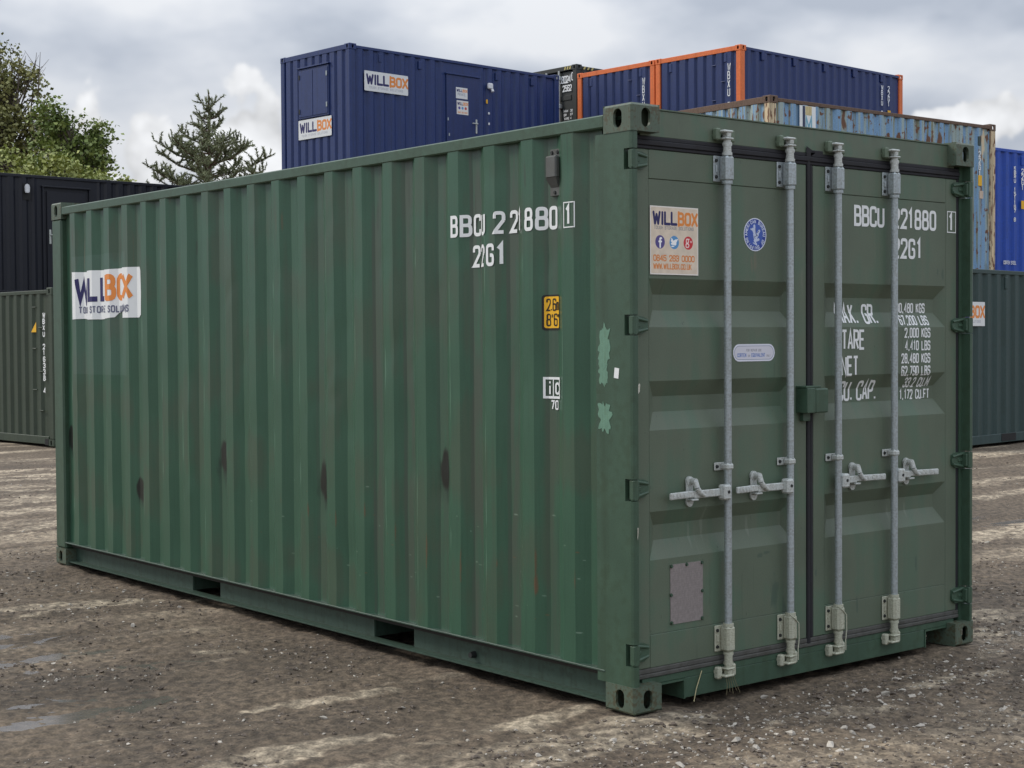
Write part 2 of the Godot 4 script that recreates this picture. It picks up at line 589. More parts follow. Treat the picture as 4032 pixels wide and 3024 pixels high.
func materials() -> void:
	M.navy_ink = rgb(36, 34, 92)
	M.orange_ink = rgb(232, 142, 66)
	M.t_worn = worn_texture(21, 512, Color(0.80, 0.76, 0.70), 0.28, 0.32)
	M.t_metal = worn_texture(31, 512, Color(0.66, 0.63, 0.58), 0.38, 0.2)
	M.green = worn(rgb(71, 97, 79), 0.4)
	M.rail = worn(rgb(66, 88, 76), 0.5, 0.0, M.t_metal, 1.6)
	M.cast = worn(rgb(92, 108, 92), 0.5, 0.0, worn_texture(37, 512, Color(0.86, 0.62, 0.50), 0.62, 0.1), 3.0)
	M.green_pale = worn(rgb(112, 128, 108), 0.55, 0.0, M.t_metal)
	M.door_green = worn(rgb(104, 120, 102), 0.5)
	M.gasket = worn(rgb(40, 40, 46), 0.75)
	M.gasket_old = worn(rgb(92, 92, 88), 0.8, 0.0, M.t_metal)
	M.galv = worn(rgb(194, 204, 208), 0.4, 0.4, M.t_metal, 4.0)
	M.galv_white = worn(rgb(214, 219, 216), 0.5, 0.1, M.t_metal, 5.0)
	M.galv_dirty = worn(rgb(202, 204, 184), 0.6, 0.05, M.t_metal, 5.0)
	M.steel_dark = flat(rgb(52, 54, 54), 0.6, 0.3)
	M.paint_white = flat(rgb(236, 238, 238), 0.5)
	M.white = flat(rgb(228, 230, 232), 0.5)
	M.plastic = worn(rgb(96, 98, 96), 0.6)
	M.navy = flat(M.navy_ink, 0.5)
	M.orange_print = flat(M.orange_ink, 0.5)
	M.grey_print = flat(rgb(104, 108, 132), 0.5)
	M.black_print = flat(rgb(38, 30, 16), 0.5)
	M.yellow = flat(rgb(238, 182, 32), 0.5)
	M.black = flat(rgb(20, 20, 20), 0.6)
	M.inside = flat(rgb(60, 58, 54), 0.9)

# ---------------------------------------------------------------- ground
func lie(x: float, z: float) -> float:   # the slow fall of the yard towards the far stacks
	return -0.115 * smoothstep(-12.0, -18.0, z) * (1.0 - smoothstep(18.0, 19.9, x))

var g_a: FastNoiseLite
var g_b: FastNoiseLite
var g_c: FastNoiseLite
func ground_y(x: float, z: float) -> float:
	var near := 1.0 - smoothstep(14.0, 30.0, absf(x) + absf(z))
	var r := g_a.get_noise_2d(x * 0.30, z * 2.4) * 0.020 + g_b.get_noise_2d(x, z) * 0.010 * near + g_c.get_noise_2d(x * 0.7, z) * 0.011 * near
	var foot := 0.0
	for q in [Vector2(0.08, -0.09), Vector2(2.36, -0.09), Vector2(0.08, -5.97), Vector2(2.36, -5.97)]:
		foot = maxf(foot, 1.0 - smoothstep(0.12, 0.42, Vector2(x, z).distance_to(q)))
	var beside := smoothstep(-0.75, -0.1, x) * smoothstep(0.5, 0.0, z) * (1.0 - smoothstep(2.5, 3.2, x)) * smoothstep(-6.9, -6.2, z)
	return lie(x, z) + r * (1.0 - 0.6 * foot) - 0.014 - 0.022 * beside * (1.0 - foot) + 0.006 * foot

const DRY := [[-1.6, -4.5, 0.15, -4.2, 0.13, 1.0], [-1.18, -1.19, -0.45, -1.19, 0.030, 1.0], [-1.7, -0.24, 0.05, 0.02, 0.20, 1.0], [-0.8, 0.02, 0.1, 0.14, 0.14, 0.8], [-1.2, 0.10, 0.30, 0.36, 0.095, 1.0], [0.2, 0.33, 1.0, 0.52, 0.065, 1.0],
	[-0.45, -1.29, 0.03, -1.25, 0.022, 0.8], [-2.0, -1.15, -1.45, -1.19, 0.03, 0.55], [-0.73, -2.47, -0.52, -2.43, 0.025, 0.9], [-0.85, -2.28, -0.7, -2.26, 0.02, 0.7], [1.05, 0.50, 1.25, 0.54, 0.04, 1.0], [1.45, 0.36, 1.95, 0.40, 0.05, 1.0], [2.2, 0.2, 4.4, -0.2, 0.06, 0.5],
	[2.6, -0.45, 4.2, -0.30, 0.16, 1.0], [5.2, -2.6, 8.2, -2.35, 0.16, 1.0], [7.2, -4.3, 11.0, -4.3, 0.07, 0.9], [8.0, -5.4, 13.0, -5.2, 0.16, 0.8], [9, -6.4, 14, -6.3, 0.12, 0.8], [10, -7.6, 16, -7.4, 0.16, 0.8],
	[-0.5, -8.6, 1.8, -8.5, 0.22, 0.9], [-0.2, -9.9, 2.2, -9.8, 0.10, 0.9], [0.4, -10.6, 2.6, -10.7, 0.35, 0.8], [0.8, -12.0, 3.2, -11.9, 0.30, 1.0], [1.2, -13.4, 3.4, -13.3, 0.35, 1.0], [2.0, -14.8, 4.2, -14.7, 0.16, 0.9], [2.0, -17.6, 6.0, -17.2, 0.35, 0.5]]

func ground() -> void:
	g_a = noise(41, 1.0, 3)
	g_b = noise(42, 4.2, 4)
	g_c = noise(43, 14.0, 3)
	# colour: damp brown earth, pale dried-out streaks along the wheel tracks, wet sheen where water stands
	var S := 1536
	var span := 32.0
	var wide := noise_bytes(noise(51, 0.0035, 4), S, S)
	var fine := noise_bytes(noise(52, 0.11, 4), S, S)
	var mid := noise_bytes(noise(53, 0.02, 5), S, S)
	var si := noise(54, 0.012, 5).get_image(S / 7, S, false, false, true)
	si.convert(Image.FORMAT_L8)
	si.resize(S, S, Image.INTERPOLATE_CUBIC)
	var trk := si.get_data()
	var dry := PackedFloat32Array()
	dry.resize(S * S)
	var ed := noise(55, 3.1, 4)
	for k in DRY:
		var a := Vector2(k[0], k[1])
		var b := Vector2(k[2], k[3])
		var w: float = k[4]
		var m := w * 2.6 + 0.04
		for py in range(maxi(0, int((minf(a.y, b.y) - m + 24) / span * S)), mini(S, int((maxf(a.y, b.y) + m + 24) / span * S) + 1)):
			for px in range(maxi(0, int((minf(a.x, b.x) - m + 8) / span * S)), mini(S, int((maxf(a.x, b.x) + m + 8) / span * S) + 1)):
				var q := Vector2((px + 0.5) / S * span - 8, (py + 0.5) / S * span - 24)
				var e := ed.get_noise_2d(q.x * 0.35, q.y * 0.9)
				var d := q.distance_to(Geometry2D.get_closest_point_to_segment(q, a, b)) / w
				var val: float = smoothstep(1.35, 0.55, d + e * 3.0) * k[5] * clampf(0.9 + ed.get_noise_2d(q.x * 0.13 + 7.0, q.y * 0.2) * 1.2, 0.35, 1.0) * clampf(0.8 + ed.get_noise_2d(q.x * 3.0, q.y * 5.0) * 0.9, 0.0, 1.0)
				dry[py * S + px] = maxf(dry[py * S + px], val)
	var alb := PackedByteArray()
	alb.resize(S * S * 3)
	for py in S:
		var z := (py + 0.5) / S * span - 24
		for px in S:
			var i := py * S + px
			var x := (px + 0.5) / S * span - 8
			var f := fine[i] / 255.0 - 0.5
			var md := mid[i] / 255.0 - 0.5
			var t := trk[i] / 255.0
			var far := smoothstep(-6.0, -11.0, z) + smoothstep(4.0, 8.0, x) * 0.6
			var dk := clampf(maxf(dry[i], smoothstep(0.60, 0.78, t + md * 0.25) * (0.22 + 0.5 * minf(far, 1.0))), 0.0, 1.0)
			dk = clampf(dk * (1.0 + f * 2.2), 0.0, 1.0)
			var wet := smoothstep(0.9, 0.1, Vector2((x + 1.95) / 1.25, (z + 2.25) / 1.05).length() + md * 1.2 + (t - 0.5) * 1.2 + f * 0.7)
			wet = maxf(wet, smoothstep(0.8, 0.2, Vector2((x + 1.6) / 0.9, (z + 3.4) / 0.28).length() + md + f * 0.4))
			wet = maxf(wet, 0.7 * smoothstep(0.9, 0.2, Vector2((x - 7.2) / 1.6, (z + 3.2) / 0.35).length() + md * 1.2))
			wet *= 1.0 - dk
			var lum := 1.0 + f * 0.26 + md * 0.40 + (wide[i] / 255.0 - 0.5) * 0.30 + (t - 0.5) * 0.45
			var r := lerpf(0.205, 0.60, dk) * lum
			var g := lerpf(0.158, 0.505, dk) * lum
			var b := lerpf(0.111, 0.375, dk) * lum
			var wk := 1.0 - wet * 0.25
			var c := Color(r * wk, g * wk, b * wk).linear_to_srgb()
			alb[i * 3] = int(clampf(c.r, 0, 1) * 255)
			alb[i * 3 + 1] = int(clampf(c.g, 0, 1) * 255)
			alb[i * 3 + 2] = int(clampf(c.b, 0, 1) * 255)
	var m := flat(Color.WHITE, 0.9)
	m.detail_enabled = true
	m.detail_blend_mode = BaseMaterial3D.BLEND_MODE_MUL
	m.detail_uv_layer = BaseMaterial3D.DETAIL_UV_2
	m.detail_albedo = from_bytes(alb, S, S)
	# grain: crumbs and grit, 1.4 m a tile
	var D := 1024
	var ca := noise(61, 0.035, 1, FastNoiseLite.TYPE_CELLULAR)
	var cb := noise(62, 0.11, 1, FastNoiseLite.TYPE_CELLULAR)
	var a1 := noise_bytes(ca, D, D, true)
	var a2 := noise_bytes(cb, D, D, true)
	var a3 := noise_bytes(noise(63, 0.02, 6), D, D, true)
	var hgt := PackedByteArray()
	hgt.resize(D * D)
	var det := PackedByteArray()
	det.resize(D * D * 3)
	for i in D * D:
		var h := clampf(a1[i] / 255.0 * 0.35 + a2[i] / 255.0 * 0.25 + a3[i] / 255.0 * 0.55, 0, 1)
		hgt[i] = int(h * 255)
		var l := clampf(0.80 + (a3[i] - 128) / 128.0 * 0.26 + (a2[i] - 110) / 128.0 * 0.14 + (a1[i] - 110) / 128.0 * 0.08, 0, 1)
		det[i * 3] = int(clampf(l, 0, 1) * 255)
		det[i * 3 + 1] = int(clampf(l * 0.99, 0, 1) * 255)
		det[i * 3 + 2] = int(clampf(l * 0.975, 0, 1) * 255)
	m.albedo_texture = from_bytes(det, D, D)
	var him := Image.create_from_data(D, D, false, Image.FORMAT_L8, hgt)
	him.convert(Image.FORMAT_RGBA8)
	him.bump_map_to_normal_map(6.0)
	m.normal_enabled = true
	m.normal_scale = 1.0
	m.normal_texture = tex(him)
	# one sheet: 3 cm cells where the yard is near, growing outwards to the horizon
	var xs := lines(-5.0, 4.4, 0.03)
	var zs := lines(-6.6, 2.6, 0.03)
	var vv := PackedVector3Array()
	var nn := PackedVector3Array()
	var uu := PackedVector2Array()
	var u2 := PackedVector2Array()
	var ix := PackedInt32Array()
	var nx := xs.size()
	var nz := zs.size()
	for j in nz:
		for i in nx:
			vv.append(Vector3(xs[i], ground_y(xs[i], zs[j]), zs[j]))
			u2.append(Vector2((xs[i] + 8) / span, (zs[j] + 24) / span))
			uu.append(Vector2(xs[i], zs[j]) / 1.4)
	for j in nz:
		for i in nx:
			var i0 := maxi(i - 1, 0); var i1 := mini(i + 1, nx - 1)
			var j0 := maxi(j - 1, 0); var j1 := mini(j + 1, nz - 1)
			var dx := (vv[j * nx + i1].y - vv[j * nx + i0].y) / (xs[i1] - xs[i0])
			var dz := (vv[j1 * nx + i].y - vv[j0 * nx + i].y) / (zs[j1] - zs[j0])
			nn.append(Vector3(-dx, 1, -dz).normalized())
			if i < nx - 1 and j < nz - 1:
				var k := j * nx + i
				ix.append_array([k, k + 1, k + nx + 1, k, k + nx + 1, k + nx])
	var arr := []
	arr.resize(Mesh.ARRAY_MAX)
	arr[Mesh.ARRAY_VERTEX] = vv
	arr[Mesh.ARRAY_NORMAL] = nn
	arr[Mesh.ARRAY_TEX_UV] = uu
	arr[Mesh.ARRAY_TEX_UV2] = u2
	arr[Mesh.ARRAY_INDEX] = ix
	var am := ArrayMesh.new()
	am.add_surface_from_arrays(Mesh.PRIMITIVE_TRIANGLES, arr)
	var o := part(self, "ground", am, m)
	o.set_meta("kind", "structure")
	o.set_meta("label", "muddy brown gravel yard with pale dried tyre streaks and wet patches")
	o.set_meta("category", "ground")
	gravel()
	# shallow water standing in the low places: a level film through which the higher mud stands proud
	for q in [[-2.3, -2.30, 1.35, 1.0, -0.0205], [-1.9, -3.30, 1.0, 0.35, -0.0205], [7.2, -3.2, 1.4, 0.35, -0.0195]]:
		var wb := MB.new()
		var ring := []
		for k in 40:
			var an := TAU * k / 40.0
			var r := 1.0 + g_a.get_noise_2d(cos(an) * 0.7 + q[0], sin(an) * 0.7) * 0.7
			ring.append(Vector3(q[0] + cos(an) * q[2] * r, q[4], q[1] + sin(an) * q[3] * r))
		for k in 40: wb.face([Vector3(q[0], q[4], q[1]), ring[k], ring[(k + 1) % 40]], Vector3.UP)
		var wm := flat(Color(0.42, 0.38, 0.34, 0.3), 0.2)
		wm.transparency = BaseMaterial3D.TRANSPARENCY_ALPHA
		var wo := part(self, numbered("puddle"), wb, wm)
		wo.set_meta("kind", "structure")
		wo.set_meta("label", "thin film of standing water in the muddy yard")
		wo.set_meta("category", "water")

func lines(a: float, b: float, step: float) -> PackedFloat32Array:
	var mid := PackedFloat32Array()
	var n := int((b - a) / step)
	for i in n + 1: mid.append(a + i * step)
	var lo := PackedFloat32Array()
	var s := step
	var x := a
	while x > -600.0:
		s = minf(s * 1.05, 60.0)
		x -= s
		lo.append(x)
	lo.reverse()
	s = step
	x = b
	var hi := PackedFloat32Array()
	while x < 600.0:
		s = minf(s * 1.05, 60.0)
		x += s
		hi.append(x)
	lo.append_array(mid)
	lo.append_array(hi)
	return lo

func gravel() -> void:
	var mb := MB.new()
	var ic := []
	for la in 5:
		var row := []
		for lo in 8:
			var th := PI * la / 4.0
			var ph := TAU * lo / 8.0
			var d := Vector3(sin(th) * cos(ph), cos(th), sin(th) * sin(ph))
			var k := 1.0 + 0.28 * sin(d.x * 3.1 + 1.3) * cos(d.z * 4.3) + 0.15 * sin(d.y * 5.0 + d.x * 2.0)
			row.append(d * k * Vector3(1.0, 0.62, 0.78))
		ic.append(row)
	for la in 4:
		for lo in 8:
			var l2 := (lo + 1) % 8
			mb.face([ic[la][lo], ic[la][l2], ic[la + 1][l2], ic[la + 1][lo]], ic[la][lo] + ic[la + 1][l2])
	var n := 42000
	var mm := MultiMesh.new()
	mm.transform_format = MultiMesh.TRANSFORM_3D
	mm.use_colors = true
	mm.mesh = mb.mesh()
	mm.instance_count = n
	var i := 0
	var patch := noise(71, 0.9, 3)
	while i < n:
		var x := rng.randf_range(-4.5, 6.0)
		var z := rng.randf_range(-7.0, 2.2)
		if rng.randf() < 0.22:
			x = rng.randf_range(-2.0, 16.0)
			z = rng.randf_range(-17.0, 1.0)
		if x > -0.05 and x < 2.5 and z < 0.05 and z > -6.15 and rng.randf() < 0.97: continue
		var p := patch.get_noise_2d(x, z)
		var front := smoothstep(-0.6, 0.5, z) * smoothstep(-2.0, 0.5, x)
		if rng.randf() > 0.22 + p * 0.8 + front * 0.75: continue
		var clod := rng.randf() < 0.74 - front * 0.25
		var r := 0.0022 + 0.0090 * pow(rng.randf(), 3.4)
		if not clod and rng.randf() < 0.020: r = rng.randf_range(0.012, 0.021)
		if clod: r *= 1.35
		var b := Basis.from_euler(Vector3(rng.randf_range(-0.4, 0.4), rng.randf() * TAU, rng.randf_range(-0.4, 0.4))).scaled_local(Vector3(r * rng.randf_range(0.8, 1.5), r * rng.randf_range(0.7, 1.1), r))
		mm.set_instance_transform(i, Transform3D(b, Vector3(x, ground_y(x, z) + r * 0.12, z)))
		var k := rng.randf_range(0.75, 1.2)
		mm.set_instance_color(i, Color(0.135 * k, 0.108 * k, 0.085 * k) if clod else Color(0.46 * k, 0.42 * k, 0.36 * k))
		i += 1
	var o := MultiMeshInstance3D.new()
	o.name = "gravel"
	o.multimesh = mm
	var m := flat(Color.WHITE, 0.9)
	m.vertex_color_use_as_albedo = true
	o.material_override = m
	add_child(o)
	o.set_meta("kind", "stuff")
	o.set_meta("label", "loose pale stones and dark crumbs of earth strewn over the yard")
	o.set_meta("category", "gravel")

# ---------------------------------------------------------------- the green container in front
var side_folds := PackedFloat32Array()
var side_pts := PackedVector2Array()
const DOOR_Z := -0.055
const DOOR_Y := [0.32, 0.641, 0.722, 0.788, 0.851, 1.202, 1.280, 1.347, 1.415, 1.647, 1.720, 1.789, 1.857, 2.282]
const DOOR_D := [0, 0, 1, 1, 0, 0, 1, 1, 0, 0, 1, 1, 0, 0]
const RECESS := 0.036

func side_x(z: float) -> float:
	for i in side_pts.size() - 1:
		var a := side_pts[i]
		var b := side_pts[i + 1]
		if z >= a.x and z <= b.x: return 0.006 + lerpf(a.y, b.y, (z - a.x) / maxf(1e-6, b.x - a.x))
	return 0.042

func door_z(y: float) -> float:
	for i in DOOR_Y.size() - 1:
		if y >= DOOR_Y[i] and y <= DOOR_Y[i + 1]:
			return DOOR_Z - 0.003 - RECESS * lerpf(DOOR_D[i], DOOR_D[i + 1], (y - DOOR_Y[i]) / (DOOR_Y[i + 1] - DOOR_Y[i]))
	return DOOR_Z

func blot(px: PackedByteArray, W: int, H: int, cx: float, cy: float, rx: float, ry: float, col: Color, k: float, f: FastNoiseLite, ragged: float, soft: float) -> void:
	for y in range(maxi(0, int(cy - ry * 1.8)), mini(H, int(cy + ry * 1.8))):
		for x in range(maxi(0, int(cx - rx * 1.8)), mini(W, int(cx + rx * 1.8))):
			var d := Vector2((x - cx) / rx, (y - cy) / ry).length() + f.get_noise_2d(x, y * 0.35) * ragged
			var a := smoothstep(1.0, 1.0 - soft, d) * k
			if a <= 0: continue
			var i := (y * W + x) * 3
			px[i] = int(lerpf(px[i], col.r * 255, a))
			px[i + 1] = int(lerpf(px[i + 1], col.g * 255, a))
			px[i + 2] = int(lerpf(px[i + 2], col.b * 255, a))

# the long side's paint: sun-dulled green, brown film in places, run-off, bump marks, rust scratches, outlines of old stickers
func side_paint() -> StandardMaterial3D:
	var W := 2048
	var H := 800
	var fine := noise_bytes(noise(81, 0.3, 3), W, H)
	var big := noise_bytes(noise(82, 0.004, 4), W, H)
	var run := streak_bytes(83, W, H, 0.035, 10)
	var run2 := streak_bytes(84, W, H, 0.16, 26)
	var px := PackedByteArray()
	px.resize(W * H * 3)
	var green := rgb(61, 95, 75)
	var brown := rgb(69, 84, 68)
	var dark := rgb(51, 83, 66)
	for i in W * H:
		var k := clampf((run[i] - 128) / 200.0 + (big[i] - 128) / 90.0, 0, 0.75)
		var e := clampf((run2[i] - 150) / 110.0, 0, 0.35)
		var g := 1.0 + (fine[i] - 128) / 128.0 * 0.05 + (big[i] - 128) / 128.0 * 0.06
		px[i * 3] = int(clampf(lerpf(lerpf(green.r, brown.r, k), dark.r, e) * g, 0, 1) * 255)
		px[i * 3 + 1] = int(clampf(lerpf(lerpf(green.g, brown.g, k), dark.g, e) * g, 0, 1) * 255)
		px[i * 3 + 2] = int(clampf(lerpf(lerpf(green.b, brown.b, k), dark.b, e) * g, 0, 1) * 255)
	var f := noise(85, 0.05, 3)
	var X := func(z: float) -> float: return (z + CL) / CL * W
	var Y := func(y: float) -> float: return (1.0 - y / CH) * H
	var mx := W / CL
	var my := H / CH
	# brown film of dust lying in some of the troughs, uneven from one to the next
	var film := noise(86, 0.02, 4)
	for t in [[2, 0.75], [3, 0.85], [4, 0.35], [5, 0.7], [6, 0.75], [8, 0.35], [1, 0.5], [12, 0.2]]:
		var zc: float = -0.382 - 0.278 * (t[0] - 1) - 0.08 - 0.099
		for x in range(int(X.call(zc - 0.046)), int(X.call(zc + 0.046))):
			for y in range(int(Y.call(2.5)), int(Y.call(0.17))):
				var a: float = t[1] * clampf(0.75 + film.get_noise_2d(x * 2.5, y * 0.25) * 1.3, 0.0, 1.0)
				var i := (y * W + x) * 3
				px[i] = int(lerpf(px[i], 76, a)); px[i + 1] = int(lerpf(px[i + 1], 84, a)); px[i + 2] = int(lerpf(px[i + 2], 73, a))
	for s in [[-4.74, 0.63, 0.030, 0.085], [-3.61, 0.90, 0.034, 0.11], [-2.49, 0.83, 0.030, 0.12], [-1.385, 0.96, 0.028, 0.115], [-5.855, 0.92, 0.035, 0.10]]:
		blot(px, W, H, X.call(s[0]), Y.call(s[1] - 0.04), s[2] * mx * 2.2, s[3] * my * 1.3, rgb(46, 64, 54), 0.75, f, 0.5, 0.7)
		blot(px, W, H, X.call(s[0]), Y.call(s[1]), s[2] * mx * 1.7, s[3] * my, rgb(34, 36, 32), 0.95, f, 0.25, 0.35)
	# outlines left by larger stickers round the sign: cleaner, greyer paint
	for y in range(int(Y.call(2.195)), int(Y.call(1.37))):
		for x in range(int(X.call(-5.72)), int(X.call(-4.87))):
			var i := (y * W + x) * 3
			px[i] = int(px[i] * 0.86 + 20); px[i + 1] = int(px[i + 1] * 0.86 + 21); px[i + 2] = int(px[i + 2] * 0.86 + 22)
	blot(px, W, H, X.call(-5.05), Y.call(2.28), 0.13 * mx, 0.19 * my, rgb(72, 84, 68), 0.6, f, 0.5, 0.6)
	# rust and bare scratches along the lower ribs
	var rs := RandomNumberGenerator.new()
	rs.seed = 9
	for s in [[-0.66, 0.58, 0.006, 0.12], [-0.655, 0.50, 0.011, 0.055], [-0.94, 0.55, 0.007, 0.05], [-1.22, 0.52, 0.006, 0.09], [-1.5, 0.57, 0.004, 0.12], [-0.385, 0.53, 0.006, 0.055], [-1.77, 0.62, 0.003, 0.06], [-2.05, 0.7, 0.004, 0.05], [-2.33, 0.64, 0.003, 0.06], [-2.61, 0.66, 0.004, 0.05], [-2.9, 0.7, 0.003, 0.05]]:
		blot(px, W, H, X.call(s[0]), Y.call(s[1]), maxf(2.2, s[2] * mx * 1.5), s[3] * my, rgb(104, 78, 58), 0.7, f, 0.8, 0.6)
	for j in 70:
		var z := rs.randf_range(-3.3, -0.3)
		var y := rs.randf_range(0.3, 0.85)
		var c := rgb(150, 168, 152) if rs.randf() < 0.6 else rgb(124, 86, 60)
		blot(px, W, H, X.call(z), Y.call(y), rs.randf_range(1.0, 6.0), rs.randf_range(0.8, 1.5), c, 0.55, f, 0.4, 0.5)
	for j in 60:
		blot(px, W, H, rs.randf() * W, rs.randf_range(0.02, 0.16) * H, rs.randf_range(1.2, 4.0), rs.randf_range(15, 60), rgb(60, 66, 54) if rs.randf() < 0.75 else rgb(104, 84, 62), rs.randf_range(0.2, 0.5), f, 0.8, 0.7)
	for j in 60:
		blot(px, W, H, rs.randf() * W, rs.randf() * H, 1.2, rs.randf_range(1.0, 5.0), rgb(58, 78, 66), 0.7, f, 0.3, 0.5)
	for j in 45:   # worn edges of the ribs
		var kk := rs.randi_range(0, 19)
		blot(px, W, H, X.call(-0.382 - 0.278 * kk - 0.08), Y.call(rs.randf_range(0.3, 2.2)), 1.6, rs.randf_range(15, 70), rgb(126, 156, 136), 0.5, f, 0.4, 0.6)
	var m := flat(Color.WHITE, 0.3)
	m.albedo_texture = from_bytes(px, W, H)
	return m

# door leaves: duller olive green, rubbed and streaked
func door_paint() -> StandardMaterial3D:
	var W := 1024
	var H := 1024
	var fine := noise_bytes(noise(91, 0.3, 3), W, H)
	var big := noise_bytes(noise(92, 0.006, 4), W, H)
	var run := streak_bytes(93, W, H, 0.03, 8)
	var px := PackedByteArray()
	px.resize(W * H * 3)
	var olive := rgb(95, 107, 90)
	var green := rgb(83, 105, 87)
	for i in W * H:
		var y := 1.0 - float(i / W) / H
		var k := clampf((run[i] - 128) / 260.0 + (big[i] - 118) / 110.0, 0, 0.8)
		var g := 1.0 + (fine[i] - 128) / 128.0 * 0.05 + (big[i] - 128) / 128.0 * 0.05
		px[i * 3] = int(clampf(lerpf(olive.r, green.r, k) * g, 0, 1) * 255)
		px[i * 3 + 1] = int(clampf(lerpf(olive.g, green.g, k) * g, 0, 1) * 255)
		px[i * 3 + 2] = int(clampf(lerpf(olive.b, green.b, k) * g, 0, 1) * 255)
	var f := noise(95, 0.06, 3)
	var rs := RandomNumberGenerator.new()
	rs.seed = 12
	var X := func(x: float) -> float: return x / CW * W
	var Y := func(y: float) -> float: return (1.0 - y / CH) * H
	for s in [[0.50, 0.77, 0.012, 0.10], [0.42, 0.72, 0.01, 0.08], [0.80, 0.75, 0.012, 0.06], [1.83, 0.72, 0.012, 0.05], [1.97, 0.74, 0.01, 0.05]]:
		blot(px, W, H, X.call(s[0]), Y.call(s[1]), s[2] * W / CW, s[3] * H / CH, rgb(126, 132, 120), 0.45, f, 0.6, 0.7)
	for s in [[0.95, 0.42, 0.03, 0.09], [1.02, 0.33, 0.02, 0.06], [2.02, 0.45, 0.012, 0.06], [1.24, 0.48, 0.012, 0.03], [1.55, 0.3, 0.008, 0.05], [0.85, 0.6, 0.02, 0.01], [0.9, 0.61, 0.03, 0.008], [2.2, 1.93, 0.008, 0.02], [2.24, 1.92, 0.01, 0.03]]:
		blot(px, W, H, X.call(s[0]), Y.call(s[1]), s[2] * W / CW, s[3] * H / CH, rgb(66, 84, 74), 0.55, f, 0.7, 0.6)
	for j in 80:
		blot(px, W, H, rs.randf() * W, rs.randf() * H, 1.1, rs.randf_range(1, 4), rgb(62, 72, 60), 0.6, f, 0.3, 0.5)
	for j in 46:
		blot(px, W, H, rs.randf() * W, rs.randf() * H, rs.randf_range(1.2, 4.0), rs.randf_range(15, 70), rgb(72, 84, 70) if rs.randf() < 0.6 else rgb(122, 126, 112), rs.randf_range(0.12, 0.35), f, 0.9, 0.8)
	for s in [[0.82, 1.96, 0.02, 0.06], [0.80, 1.93, 0.012, 0.05]]:
		blot(px, W, H, X.call(s[0]), Y.call(s[1]), s[2] * W / CW, s[3] * H / CH, rgb(122, 110, 92), 0.5, f, 0.6, 0.7)
	var m := flat(Color.WHITE, 0.5)
	m.albedo_texture = from_bytes(px, W, H)
	return m

